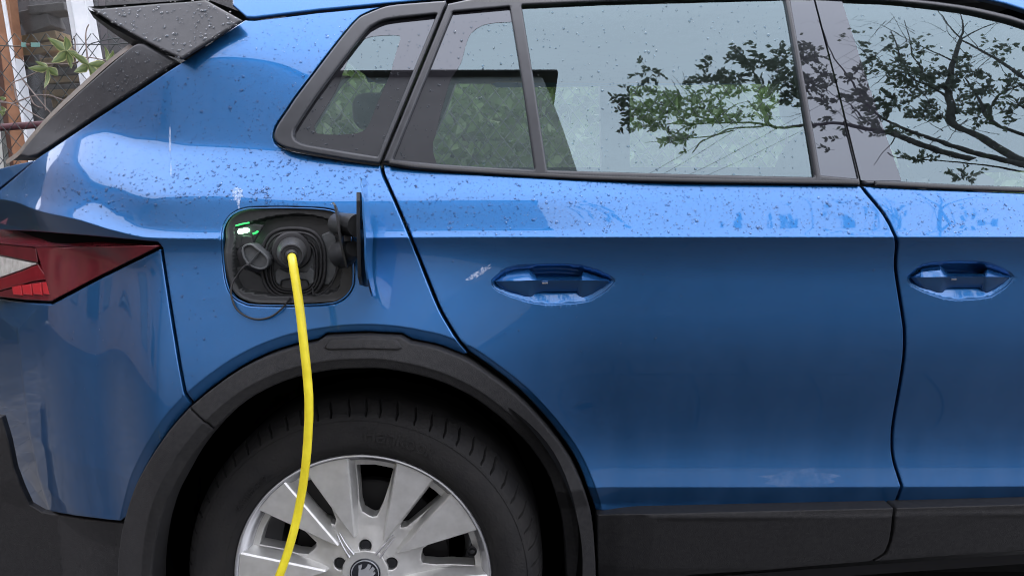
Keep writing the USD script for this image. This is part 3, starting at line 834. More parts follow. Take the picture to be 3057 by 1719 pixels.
loft = [edge_ + [0, .002, -.002]] + [np.stack([edge_[:, 0], edge_[:, 1] + (FARY - edge_[:, 1]) * k, edge_[:, 2] + h], 1) for k, h in ((.06, .022), (.16, .040), (.34, .056), (.55, .060), (.76, .050), (.92, .020), (1.0, -.02))]
n_ = len(edge_)
obj("roof_skin", (np.vstack(loft), np.array([(k * n_ + i, k * n_ + i + 1, (k + 1) * n_ + i + 1, (k + 1) * n_ + i) for k in range(len(loft) - 1) for i in range(n_ - 1)])), "blue_paint", car, smooth=True)
ws = on(spline([(2990, -40), (3057, -30), (3300, 50), (3700, 240), (4080, 520)], 5), green, -.012)
n_ = len(ws)
wl = [ws] + [np.stack([ws[:, 0] + b_, ws[:, 1] + (FARY - ws[:, 1]) * k, ws[:, 2] + h], 1) for k, h, b_ in ((.2, .02, .05), (.5, .03, .09), (.8, .02, .05), (1, 0, 0))]
obj("windscreen", (np.vstack(wl), np.array([(k * n_ + i, k * n_ + i + 1, (k + 1) * n_ + i + 1, (k + 1) * n_ + i) for k in range(4) for i in range(n_ - 1)])), "gloss_black", car, smooth=True)


def cushion(c, s, p=3.2, n=28):
    u, v = np.meshgrid(np.linspace(-np.pi / 2, np.pi / 2, n // 2 + 1), np.linspace(-np.pi, np.pi, n + 1), indexing="ij")
    sg = lambda w, e: np.sign(w) * np.abs(w) ** e
    e = 2 / p
    X = np.stack([sg(np.cos(u), e) * sg(np.cos(v), e) * s[0], sg(np.cos(u), e) * sg(np.sin(v), e) * s[1], sg(np.sin(u), e) * s[2]], -1)
    i, j = np.meshgrid(np.arange(n // 2), np.arange(n), indexing="ij")
    w = n + 1
    return X.reshape(-1, 3) + c, np.stack([i * w + j, i * w + j + 1, (i + 1) * w + j + 1, (i + 1) * w + j], -1).reshape(-1, 4)


hc = at(1062, 338, 1.15)
bench = obj("rear_seat", cushion((hc[0] + .10, .95, .98), (.10, .62, .22)), "seat_cloth", car, smooth=50)
obj("headrest", cushion(hc + [.075, 0, 0], (.075, .13, .062)), "seat_cloth", bench, smooth=50)
fs = obj("front_seat", cushion((.78, .46, .98), (.09, .24, .30)), "seat_cloth", car, smooth=50)
obj("headrest", cushion((.74, .46, 1.36), (.055, .13, .075)), "seat_cloth", fs, smooth=50)
a_ = np.linspace(0, 2 * np.pi, 41)
swc = np.array([1.52, 1.28, 1.16])
obj("steering_wheel", [tube(np.stack([swc[0] - .10 * np.sin(a_), swc[1] + .18 * np.cos(a_), swc[2] + .16 * np.sin(a_)], 1), .014, 8), tube([swc, swc + [.12, 0, -.05]], .05, 10)], "interior_black", car, smooth=40)

# ---------------------------------------------------------------- door handles
def make_handle(T, parent):
    g = outline(T(handle_px))
    b = g.boundary
    zc_ = g.centroid.y

    def bowl(x, z):
        q_ = shapely.points(np.stack([np.asarray(x, float).ravel(), np.asarray(z, float).ravel()], 1))
        d = (shapely.distance(b, q_) * np.where(shapely.contains(g, q_), 1, -.3)).reshape(np.shape(x))
        up_ = smooth(zc_ - .002, zc_ + .006, np.asarray(z, float))
        return (.62 + .75 * up_) * (d - np.maximum(0, d - .024) * .7) + .0026

    obj("handle_cup", panel(g.buffer(.0035), depth=bowl, gap=0, r=0, skirt=0, res=.004, edge=.004), "blue_paint", parent)
    # the bar: upper facet, lower facet, around a sharp ridge
    up = T([(1478, 838), (1494, 826), (1512, 813), (1545, 806), (1578, 803), (1590, 812), (1604, 826), (1640, 827), (1690, 827), (1730, 826), (1737, 815), (1741, 811), (1770, 820), (1800, 829), (1821, 836)])
    ri = T([(1479, 840), (1494, 839), (1512, 838), (1545, 838), (1578, 837), (1590, 837), (1604, 837), (1640, 836.5), (1690, 836.5), (1730, 836.5), (1737, 836.5), (1741, 836.5), (1770, 837), (1800, 837.5), (1820, 838)])
    mi = T([(1481, 845), (1496, 855), (1514, 862), (1545, 864), (1578, 862), (1592, 859), (1606, 857), (1640, 856), (1690, 856), (1724, 856), (1733, 860), (1742, 865), (1770, 862), (1800, 854), (1818, 843)])
    lo = T([(1482, 848), (1498, 863), (1516, 873), (1545, 884), (1572, 893), (1583, 890), (1600, 874), (1625, 870), (1690, 870), (1722, 870), (1730, 884), (1740, 893), (1768, 881), (1798, 862), (1817, 845)])
    A = on(up, skin, .010)
    A2 = on(up * .6 + ri * .4, skin, -.002)
    R0 = on(ri, skin, -.0112)
    M = on(mi, skin, -.0015)
    Bt = on(lo, skin, .0075)
    back = Bt + [0, .012, 0]
    backA = A + [0, .006, -.004]
    rows = [backA, A, A2, R0, M, Bt, back]
    n = len(A)
    v = np.vstack(rows)
    f = np.array([(k * n + i, (k + 1) * n + i, (k + 1) * n + i + 1, k * n + i + 1) for k in range(len(rows) - 1) for i in range(n - 1)])
    ends = [(k * n, (k + 1) * n, 0) for k in range(1, len(rows) - 1)] + [(n - 1, (k + 1) * n + n - 1, k * n + n - 1) for k in range(1, len(rows) - 1)]
    h = obj("handle", join([(v, f), (v, np.array(ends))]), "blue_paint", parent, smooth=24)
    k = on(T([(1618, 843), (1636, 842.6), (1636, 846.6), (1618, 847)]), skin, -.0112)
    obj("handle_badge", join([(k, np.array([(0, 1, 2, 3)])), (np.vstack([k, k + [0, .004, 0]]), np.array([(0, 1, 5, 4), (1, 2, 6, 5), (2, 3, 7, 6), (3, 0, 4, 7)]))]), "chrome_grey", parent)


make_handle(lambda p: np.asarray(p, float), door)
make_handle(SHIFT2, front)

# ---------------------------------------------------------------- charge port
port = UsdGeom.Xform.Define(stage, path_of("charge_port", car)).GetPrim()
pb = G_port.boundary
inner_px = spline(np.array([(689, 800), (689, 740), (691, 690), (700, 676), (744, 665), (790, 652), (840, 644), (882, 642), (930, 646), (1000, 668), (1012, 690), (1022, 760), (1010, 830), (995, 872), (940, 886), (813, 888), (740, 880), (708, 871), (694, 845), (689, 800)], float), 3)
G_in = outline(inner_px)


def port_depth(x, z):
    pts = shapely.points(np.stack([np.asarray(x, float).ravel(), np.asarray(z, float).ravel()], 1))
    d = shapely.distance(pb, pts).reshape(np.shape(x))
    di = shapely.distance(G_in.boundary, pts).reshape(np.shape(x)) * np.where(shapely.contains(G_in, pts).reshape(np.shape(x)), 1, -1)
    k = np.clip(d / .007, 0, 1)
    return .009 * np.sqrt(1 - (1 - k) ** 2) + .10 * np.clip(d - .004, 0, .03) + .030 * smooth(-.0015, .0035, di)


PORT = lambda x, z: np.interp(z, [.90, 1.01, 1.10], [-.003, .004, .03]) + plan(np.asarray(x))
obj("port_housing", panel(G_port, PORT, depth=port_depth, gap=.001, r=0, skirt=.0, res=.0035, edge=.004), "port_plastic", port)
obj("port_rim", tube(np.vstack([on(port_px, skin, .001)] * 1 + [on(port_px[:1], skin, .001)]), .0016, 6), "blue_paint", port, smooth=60)


def ring(cx, cy, w, h_up, h_dn, p, y, r, name="gasket_ring", mat="rubber"):
    a = np.linspace(0, 2 * np.pi, 73)
    c, s = np.cos(a), np.sin(a)
    x = cx + w * np.sign(c) * np.abs(c) ** (2 / p)
    yy = cy - np.where(s > 0, h_up, h_dn) * np.sign(s) * np.abs(s) ** (2 / p)
    pts = np.array([at(i, j, y) for i, j in zip(x, yy)])
    return obj(name, tube(pts, r, 7), mat, port, smooth=60)


ring(876, 780, 94, 98, 110, 2.7, .030, .0042)
ring(876, 780, 83, 86, 103, 2.7, .026, .0026)
ring(877, 787, 70, 74, 86, 3.2, .030, .0026)
ring(877, 787, 63, 66, 79, 3.2, .028, .0018)
base = Polygon([q3((px, py), .040) for px, py in [(877 + 66 * np.sign(math.cos(t)) * abs(math.cos(t)) ** .62, 787 - (70 if math.sin(t) > 0 else 82) * np.sign(math.sin(t)) * abs(math.sin(t)) ** .62) for t in np.linspace(0, 2 * np.pi, 60, endpoint=False)]])
CONST = lambda y: (lambda x, z: np.full_like(np.asarray(x, float), y))
obj("socket_plate", panel(base, CONST(.036), gap=0, r=.002, skirt=.004, res=.006), "cap_plastic", port)
dc = Polygon([q3(p, .03) for p in [(821, 812), (834, 800), (858, 811), (917, 811), (926, 797), (941, 808), (939, 843), (926, 851), (918, 836), (890, 832), (866, 832), (842, 837), (838, 851), (826, 845)]])
obj("socket_cover", panel(dc, CONST(.026), gap=0, r=.003, skirt=.012, res=.006), "cap_plastic", port)
dc2 = Polygon([q3(p, .03) for p in [(840, 838), (866, 833), (917, 837), (921, 858), (905, 865), (850, 865), (839, 858)]])
obj("pin_cover", panel(dc2, CONST(.031), gap=0, r=.002, skirt=.008, res=.006), "interior_grey", port)
# status lamp and its glowing edges
led = Polygon([q3((729.5 + (p[0] - 729.5) * .88, 690 + (p[1] - 690) * .88), .034) for p in [(711 + 0 + 0, 688), (714, 683), (720, 681), (736, 679), (743, 680), (748, 684), (748, 690), (744, 694), (738, 696), (722, 699), (715, 699), (711, 695)]])
obj("status_lamp", panel(led, CONST(.026), gap=0, r=.002, skirt=.010, res=.004), "led_glow", port)
obj("lamp_edge", tube([at(704, 674, .018), at(722, 669, .018), at(744, 665, .018)], .0017, 6), "led_lens_green", port)
obj("lamp_edge", tube(spline([at(755, 698, .028), at(764, 695, .028), at(770, 690, .028)], 4), .0022, 6), "led_lens_green", port)
plate = Polygon([q3(p, .04) for p in [(692, 686), (706, 680), (760, 668), (790, 672), (770, 706), (762, 720), (764, 740), (722, 742), (690, 742)]])
obj("lamp_plate", panel(plate, CONST(.033), gap=0, r=.002, skirt=.006, res=.006), "port_plastic", port)
tab = Polygon([q3(p, .04) for p in [(727, 702), (757, 704), (764, 735), (722, 735)]])
obj("cap_tab", panel(tab, CONST(.029), gap=0, r=.002, skirt=.006, res=.006), "port_plastic", port)
ledge = Polygon([q3(p, .04) for p in [(693, 796), (740, 796), (790, 830), (806, 862), (828, 884), (800, 884), (712, 874), (697, 845)]])
obj("drain_ledge", panel(ledge, CONST(.035), gap=0, r=.003, skirt=.006, res=.006), "port_plastic", port)
side = Polygon([q3(p, .04) for p in [(962, 700), (985, 690), (1004, 706), (1014, 760), (1004, 820), (984, 850), (968, 848), (966, 780)]])
obj("hinge_plate", panel(side, CONST(.034), gap=0, r=.003, skirt=.006, res=.006), "cap_plastic", port)
# plug cap hanging beside the socket
cap_px = np.array([(720, 750), (722, 738), (731, 730), (744, 727), (757, 731), (779, 749), (791, 758), (800, 770), (802, 780), (799, 795), (790, 803), (776, 806), (760, 802), (746, 795), (735, 786), (725, 769)], float)
cap_px = spline(np.vstack([cap_px, cap_px[:1]]), 4)[:-1]
cg = Polygon([q3(p, -.004) for p in cap_px])
rim_ = cg.difference(cg.buffer(-.0042))
capb = obj("plug_cap", panel(cg, CONST(-.004), off=.007, gap=.002, r=0, skirt=.030, res=.006), "cap_plastic", port)
obj("cap_rim", panel(rim_, CONST(-.004), gap=0, r=.0015, skirt=.008, res=.004, edge=.003), "cap_plastic", capb)
obj("cap_rib", beam(at(778, 749, -.002), at(743, 790, -.002), .0042, .008), "cap_plastic", capb)
k2 = np.array([at(p[0] - 12, p[1] + 8, .014) for p in cap_px])
k1 = np.array([at(p[0], p[1], .003) for p in cap_px])
n_ = len(k1)
obj("cap_skirt", join([(np.vstack([k1, k2]), np.array([(i, (i + 1) % n_, (i + 1) % n_ + n_, i + n_) for i in range(n_)]))]), "rubber", capb, smooth=50)
P3 = lambda l: spline([at(*q) for q in l], 8)
loop_ = [(737, 792), (726, 805), (708, 824), (696, 840), (690, 864), (693, 891), (708, 924), (739, 946), (775, 953), (813, 943), (845, 917), (868, 889)]
lo_ = on(np.array(loop_[:-1], float), skin, -.006)
lo_[:2, 1] = -.012
obj("cap_tether", tube(spline(np.vstack([lo_, at(868, 889, .014)]), 8), .0020, 7), "rubber", port, smooth=60)
obj("cap_tether", tube(P3([(736, 806, -.002), (730, 800, -.006), (733, 793, -.008), (741, 791, -.008), (748, 796, -.004)]), .0022, 7), "rubber", port, smooth=60)
obj("lid_tether", tube(P3([(1016, 745, -.006), (1013, 770, 0), (1006, 808, .004), (990, 847, .006), (966, 871, .008), (938, 879, .010), (934, 868, .014), (931, 855, .02)]), .0016, 7), "rubber", port, smooth=60)
# flap: hinge arm, inner lid, blue outer skin
arm = P3([(1010, 668, .020), (1030, 670, -.012), (1050, 672, -.045), (1068, 674, -.060)])
obj("hinge_arm", tube(arm, .0215, 16), "port_plastic", port, smooth=50)
obj("hinge_arm", tube(P3([(1022, 760, .02), (1040, 752, -.03), (1056, 742, -.05)]), np.linspace(.027, .015, 17), 14), "port_plastic", port, smooth=50)
obj("hinge_block", box(at(1050, 646, -.062), at(1068, 687, -.040), .002), "port_plastic", port)


def slab(rows, th):
    """a curved plate through rows of (px, py, y) triples; th a vector of thickness"""
    g = np.array([[at(*q) for q in r] for r in rows])
    a, b = g.shape[:2]
    v = np.vstack([g.reshape(-1, 3), g.reshape(-1, 3) + th])
    f, N = [], a * b
    for i in range(a - 1):
        for j in range(b - 1):
            q = (i * b + j, i * b + j + 1, (i + 1) * b + j + 1, (i + 1) * b + j)
            f += [q, tuple(N + k for k in q[::-1])]
    loop = [j for j in range(b)] + [i * b + b - 1 for i in range(1, a)] + [(a - 1) * b + j for j in range(b - 2, -1, -1)] + [i * b for i in range(a - 2, 0, -1)]
    for i, k in enumerate(loop):
        l = loop[(i + 1) % len(loop)]
        f.append((k, l, l + N, k + N))
    return v, np.array(f)


lid = slab([[(990, 604, -.075), (993, 606, -.03)], [(996, 612, -.085), (1002, 622, -.02)], [(1003, 648, -.088), (1014, 668, -.01)], [(1008, 690, -.086), (1020, 705, -.006)], [(1018, 745, -.080), (1027, 760, -.008)], [(1031, 797, -.060), (1033, 800, -.03)]], np.array([.004, 0, 0]))
obj("inner_lid", lid, "port_plastic", port, smooth=30)
lin = slab([[(1064, 574, -.13), (1074, 578, -.02)], [(1064, 600, -.14), (1076, 610, -.01)], [(1064, 680, -.14), (1080, 690, -.01)], [(1066, 760, -.135), (1085, 770, -.01)], [(1068, 828, -.12), (1089, 840, -.012)], [(1074, 850, -.09), (1092, 856, -.03)]], np.array([.006, .002, 0]))
obj("flap_liner", lin, "port_plastic", port, smooth=30)
sk = []
for py, xa, xb, ya, yb in [(533, 1080, 1084, -.10, -.06), (541, 1079.5, 1087, -.15, -.035), (560, 1081, 1089, -.172, -.025), (582, 1084, 1091, -.176, -.02), (604, 1085, 1094, -.178, -.02), (640, 1086, 1098, -.18, -.018), (680, 1089, 1103, -.18, -.016), (706, 1091, 1107, -.18, -.012), (722, 1091.5, 1106, -.18, -.014), (760, 1092, 1104, -.18, -.014), (800, 1094, 1104, -.178, -.014), (835, 1100, 1108, -.172, -.014), (865, 1107, 1112, -.14, -.03), (884, 1112, 1114, -.09, -.05)]:
    xa, xb = xa + 1.5, xb + 8
    sk.append([(xa + (xb - xa) * t, py, ya + (yb - ya) * t) for t in (0, .04, .35, .7, 1)])
obj("flap_skin", slab(sk, np.array([-.003, -.001, 0])), "blue_paint", port, smooth=32)

# ---------------------------------------------------------------- charging cable: plug and lead
cab = thing("charging_cable", "yellow charging cable hanging from the plug in the open charge port", "cable", at(871, 752, .02))


def frame_from(c, axis):
    w = np.asarray(axis, float)
    w = w / np.linalg.norm(w)
    u = np.cross([0, 0, 1.0], w)
    u /= np.linalg.norm(u)
    v = np.cross(w, u)
    return lambda q: np.asarray(c) + q[:, :1] * u + q[:, 1:2] * v + q[:, 2:3] * w


ax = at(870, 763, -.078) - at(872, 748, .03)
ln = np.linalg.norm(ax)
pf = frame_from(at(872, 748, .03), ax)
obj("plug_collar", lathe([(.0, -.004), (.036, -.004), (.0375, 0), (.0375, .010), (.035, .013), (.030, .014), (.0, .014)], pf, 48), "rubber", cab, smooth=35)
obj("plug_body", lathe([(.0, .0), (.0275, .010), (.0275, ln * .45), (.0255, ln * .72), (.0225, ln * .94), (.0212, ln), (.0190, ln * 1.005), (.0180, ln * .97), (.0, ln * .95)], pf, 48), "port_plastic", cab, smooth=35)
obj("strain_relief", lathe([(.0, ln * .95), (.0118, ln * .97), (.0108, ln * 1.08), (.0096, ln * 1.09), (.0, ln * 1.09)], pf, 32), "rubber", cab, smooth=35)
cp = P3([(870, 756, -.066), (871, 766, -.092), (874, 784, -.112), (878, 810, -.122), (886, 860, -.132), (896, 930, -.142), (906, 1020, -.148), (917, 1120, -.150), (922, 1200, -.150), (920, 1290, -.147), (912, 1390, -.143), (899, 1480, -.140), (878, 1580, -.140), (848, 1680, -.142), (805, 1790, -.15)])
tail = spline([cp[-1], cp[-1] + [-.05, -.02, -.12], [-.66, -.26, -.012], [-.85, -.45, -.030], [-1.2, -.8, -.030], [-1.9, -1.2, -.030]], 8)
cp = np.vstack([cp, tail[1:]])
obj("lead", tube(cp, .0078, 14), "cable_yellow", cab, smooth=60)
jj = at(871, 755, -.07)
obj("lead_ring", tube([cp[6], cp[9]], .0098, 12), "rubber", cab, smooth=60)

# ---------------------------------------------------------------- rear wheel
WX, WY, WZ = -.3083, .020, .335
wheel = UsdGeom.Xform.Define(stage, path_of("wheel", car)).GetPrim()
CAMB = math.radians(1.2)


def wf(q):
    q = np.asarray(q, float)
    y = -q[:, 2] + q[:, 1] * math.sin(CAMB)
    return np.stack([WX + q[:, 0], WY + y, WZ + q[:, 1]], 1)


def pol(r, deg):
    return r * math.cos(math.radians(deg)), r * math.sin(math.radians(deg))


NA = 720
prof = np.array([(.262, -.012), (.267, -.001), (.274, .008), (.286, .0155), (.300, .019), (.318, .0205), (.335, .0185), (.348, .012), (.3535, .006), (.3585, -.002), (.364, -.012), (.369, -.025), (.3725, -.042), (.3745, -.07), (.3747, -.10), (.3747, -.20), (.36, -.225), (.27, -.215)])
ang = np.linspace(0, 2 * np.pi, NA, endpoint=False)
rr = np.repeat(prof[None, :, 0], NA, 0)
ww = np.repeat(prof[None, :, 1], NA, 0)
rng = np.random.default_rng(4)
spac = []
g_ = 0
while g_ < NA - 6:
    spac.append(g_)
    g_ += int(rng.choice([9, 10, 11, 12]))
for g_ in spac:
    for j in range(8, 12):
        sh = (g_ + int((j - 8) * .7)) % NA
        rr[sh, j] -= .006
        ww[sh, j] -= .006
for j in (6,):
    rr[:, j] += .0006
v = np.stack([rr * np.cos(ang)[:, None], rr * np.sin(ang)[:, None], ww], -1).reshape(-1, 3)
m_ = len(prof)
i, j = np.meshgrid(np.arange(NA), np.arange(m_ - 1), indexing="ij")
f = np.stack([i * m_ + j, ((i + 1) % NA) * m_ + j, ((i + 1) % NA) * m_ + j + 1, i * m_ + j + 1], -1).reshape(-1, 4)
tyre = obj("tyre", (wf(v), f), "tyre_rubber", wheel, smooth=38)


def arc_text(txt, r, a0, height, gap=1.0):
    """raised lettering set round an arc, reading clockwise"""
    m = meshkit.text_mesh(txt, height, .0019, True)
    m = m.subdivide_to_size(.012, max_iter=6) if hasattr(m, "subdivide_to_size") else m
    p = np.array(m.vertices)
    a = np.radians(a0) - p[:, 0] / (r + height / 2)
    R = r + p[:, 1]
    w = np.interp(R, prof[:10, 0], prof[:10, 1]) + p[:, 2] - .0003
    return wf(np.stack([R * np.cos(a), R * np.sin(a), w], 1)), np.array(m.faces)


obj("sidewall_lettering", arc_text("Hankook", .302, 88, .026), "tyre_rubber", tyre)
obj("sidewall_lettering", arc_text("235/55 R19", .286, 148, .012), "tyre_rubber", tyre)
obj("sidewall_ridge", [lathe([(.2795, .0115), (.2803, .0128), (.2811, .0126)], wf, 180), lathe([(.3405, .0158), (.3415, .0172), (.3425, .0148)], wf, 180)], "tyre_rubber", tyre, smooth=True)
rim = obj("rim_lip", lathe([(.268, -.012), (.2668, -.002), (.2650, .0015), (.2625, .0022), (.2605, .001), (.2585, -.003), (.254, -.010), (.248, -.018), (.244, -.030), (.240, -.09), (.205, -.12), (.200, -.20)], wf, 180), "rim_bright", wheel, smooth=40)

# face plate with ten windows, dished towards the hub
PW = lambda r: np.interp(r, [0, .05, .10, .18, .246, .26], [-.026, -.0265, -.037, -.044, -.033, -.028])
win = []
for s in range(5):
    o = 72 * s
    wide = [pol(.2310, 74.6 + o), pol(.2320, 84 + o), pol(.2310, 93.8 + o), pol(.19, 94.2 + o), pol(.15, 94.8 + o), pol(.128, 93 + o), pol(.119, 86 + o), pol(.117, 82.5 + o), pol(.120, 78.5 + o), pol(.15, 75.6 + o), pol(.19, 74.8 + o)]
    nar = [pol(.2270, 45.0 + o), pol(.2280, 49.8 + o), pol(.2270, 54.7 + o), pol(.17, 54.6 + o), pol(.126, 54.4 + o), pol(.118, 51.4 + o), pol(.126, 47.6 + o), pol(.17, 45.4 + o)]
    win += [Polygon(wide).buffer(-.003).buffer(.003), Polygon(nar).buffer(-.002).buffer(.002)]
plate_g = Point(0, 0).buffer(.2475, 64).difference(unary_union(win)).difference(unary_union([Point(pol(.0565, 90 + 72 * s)).buffer(.0135) for s in range(5)]))


def flat_sheet(g, wfun, thick, edge=.006, res=.009):
    """a sheet in the wheel's own plane: outline g, front face at w = wfun(r), with a rim wall"""
    p_, t_, n_ = panel(g, lambda x, z: -wfun(np.hypot(x, z)), gap=0, r=.0022, skirt=thick, res=res, edge=edge)
    w = wf(np.stack([p_[:, 0], p_[:, 2], -p_[:, 1]], 1))
    return w, t_, n_


face = obj("rim_face", flat_sheet(plate_g, PW, .030), "rim_silver", wheel)


def blade(a_out0, a_out1, tip_a, tip_r, tip_w):
    """one flat blade of a spoke: broad at the lip, a point near the hub, with sloping flanks"""
    ro = .2578
    T = np.array(pol(tip_r, tip_a))
    arc = [np.array(pol(ro, a)) for a in np.linspace(a_out0, a_out1, 9)]
    A, B = arc[0], arc[-1]
    side = lambda P: [P + (T - P) * t for t in np.linspace(0, 1, 9)]
    e0, e1 = side(A), side(B)
    topw = lambda t: -.0028 + (tip_w + .0028) * t
    v, fc = [], []
    for k in range(9):
        t = k / 8
        row = [e0[k] + (e1[k] - e0[k]) * s for s in np.linspace(0, 1, 9)]
        if k == 0:
            row = arc
        elif k < 8:
            fix = [np.asarray(r_) * (1 + (np.linalg.norm(arc[m]) / np.linalg.norm(A + (B - A) * m / 8) - 1) * (1 - t)) for m, r_ in enumerate(row)]
            row = fix
        d = (e1[k] - e0[k])
        L_ = np.linalg.norm(d)
        d = d / L_ if L_ > 1e-6 else (B - A) / np.linalg.norm(B - A)
        dep = .011
        h = topw(t)
        foot = .0098
        v += [np.r_[row[0] - d * foot, h - dep - .018], np.r_[row[0] - d * foot * .30, h - .0035], np.r_[row[0], h]] + [np.r_[r_, h] for r_ in row[1:-1]] + [np.r_[row[-1], h], np.r_[row[-1] + d * foot * .30, h - .0035], np.r_[row[-1] + d * foot, h - dep - .018]]
    n = 13
    for k in range(8):
        for m in range(n - 1):
            fc.append((k * n + m, k * n + m + 1, (k + 1) * n + m + 1, (k + 1) * n + m))
    v += [np.r_[T * .93, tip_w - .012]]
    fc = np.array(fc)
    fc = np.vstack([fc[:, [0, 1, 2]], fc[:, [0, 2, 3]], [(8 * n + m, 8 * n + m + 1, len(v) - 1) for m in range(n - 1)]])
    return wf(np.array(v)), fc


for s in range(5):
    obj("spoke", blade(55.6 + 72 * s, 72.8 + 72 * s, 60 + 72 * s, .083, -.020), "rim_silver", wheel, smooth=14)
    obj("spoke", blade(24.2 + 72 * s, 44.0 + 72 * s, 33 + 72 * s, .083, -.020), "rim_silver", wheel, smooth=14)
hub = obj("hub", flat_sheet(Polygon([pol(.049 if k % 2 == 0 else .0455, 54 + 36 * k) for k in range(10)]).buffer(.004), lambda r: -.0235 + 0 * r, .016), "rim_silver", wheel)
for s in range(5):
    a = 54 + 72 * s
    k = [np.r_[pol(.047, a), -.0232], np.r_[pol(.070, a - .5), -.0245], np.r_[pol(.100, a - 2), -.031]]
    for side_ in (-1, 1):
        kk = [q + np.r_[np.array(pol(1, a + 90)) * .0055 * side_ * (1 - .25 * i), 0] for i, q in enumerate(k)]
        obj("hub_ridge", (lambda t_: (wf(t_[0]), t_[1]))(tube(spline(kk, 5), np.linspace(.0028, .0012, 11), 7)), "rim_bright", wheel, smooth=60)
    b_ = np.array(pol(.0565, 90 + 72 * s))
    bf = lambda q, b_=b_: wf(np.asarray(q) + [b_[0], b_[1], 0])
    obj("bolt_seat", lathe([(.0165, -.0335), (.0150, -.0315), (.0138, -.034), (.0130, -.046), (.0, -.048)], bf, 36), "rim_silver", wheel, smooth=40)
    obj("lug_bolt", lathe([(.0116, -.050), (.0116, -.036), (.0106, -.0325), (.006, -.0318), (.0, -.0325)], bf, 6 * 6, .2), "bolt_dark", wheel, smooth=40)
cc = lambda q: wf(np.asarray(q))
cap_ = obj("centre_cap", lathe([(.0325, -.030), (.0325, -.0228), (.0315, -.0215), (.0306, -.0222), (.0300, -.0215), (.0, -.0195)], cc, 72), "gloss_black", wheel, smooth=40)
obj("cap_ring", lathe([(.0296, -.0212), (.0290, -.0202), (.0278, -.0202), (.0274, -.0210)], cc, 72), "emblem_silver", cap_, smooth=40)
em = [(670, 1700), (668, 1530), (700, 1250), (680, 1050), (880, 970), (870, 1130), (790, 1285), (900, 1280), (1030, 1220), (1130, 1110), (1200, 960), (1380, 1030), (1330, 1180), (1235, 1335), (1300, 1290), (1452, 1112), (1575, 1250), (1440, 1445), (1560, 1400), (1600, 1480), (1480, 1620), (1200, 1700), (1250, 1900), (1000, 2060), (760, 1900), (860, 1800)]
eg = Polygon([((x - 1022) / 770 * .0296, -(y - 1530) / 770 * .0296) for x, y in em]).buffer(0).intersection(Point(0, 0).buffer(.0262))
obj("cap_emblem", extruded(np.array(biggest(eg).exterior.coords)[:-1], cc, -.0206, -.0186), "emblem_silver", cap_)
obj("valve", [lathe([(.0, -.004), (.0048, -.004), (.0052, -.014), (.0052, -.03), (.0, -.03)], lambda q: wf(np.asarray(q) + [*pol(.231, 12), -.018]), 16), lathe([(.0095, -.002), (.011, -.006), (.009, -.012), (.0, -.013)], lambda q: wf(np.asarray(q) + [*pol(.229, 12), -.018]), 20)], "rubber", wheel, smooth=40)
obj("brake_disc", lathe([(.0, -.075), (.08, -.075), (.085, -.105), (.165, -.107), (.168, -.11), (.168, -.13)], wf, 72), "brake_iron", wheel, smooth=30)
obj("brake_caliper", cushion(wf(np.array([[-.10, .155, -.10]]))[0], (.075, .05, .05), 4), "brake_iron", wheel, smooth=40)
# wheel housing
th = np.linspace(math.radians(-25), math.radians(205), 60)
R_ = .452
vv = np.array([(ARCH_C[0] + R_ * math.cos(t), y, ARCH_C[1] + R_ * math.sin(t) * 1.01) for t in th for y in (.018, .30)])
obj("wheel_housing", join([(vv, np.array([(2 * i, 2 * i + 1, 2 * i + 3, 2 * i + 2) for i in range(59)])), box([-1.0, .30, .05], [.3, .32, .9])]), "void_black", car, smooth=40)
obj("underbody", box([-1.0, .33, .10], [2.0, 1.75, .18]), "void_black", car)

# ---------------------------------------------------------------- ground and paving
GZ = -.0405
g_n = 60
obj("ground", trimesh.creation.box(bounds=[[-400, -400, GZ - .6], [400, 400, GZ - .035]]), "wet_ground", None, kind="structure")
pave = obj("pavement", trimesh.creation.box(bounds=[[-7, -5.6, GZ - .08], [9, 2.3, GZ - .0045]]), "wet_ground", None, kind="structure")
rngp = np.random.default_rng(11)
pw, pd, cnt, rest = .40, .20, 0, []
cells = [(i, j) for j in range(-27, 11) for i in range(-17, 22)]
cells.sort(key=lambda c: (c[0] * pw - .7) ** 2 + (c[1] * pd + .5) ** 2)
for (i, j) in cells:
    x, y = i * pw + (j % 2) * pw / 2, j * pd
    h = GZ - rngp.uniform(0, .0025)
    b = box([x - pw / 2 + .0022, y - pd / 2 + .0022, GZ - .05], [x + pw / 2 - .0022, y + pd / 2 - .0022, h], .004)
    mat = "paver_grey" if rngp.random() < .6 else "paver_dark"
    if cnt < 290:
        obj("paver", b, mat, pave)
    else:
        rest.append(b)
    cnt += 1
obj("far_pavers", rest, "paver_grey", pave, kind="stuff")

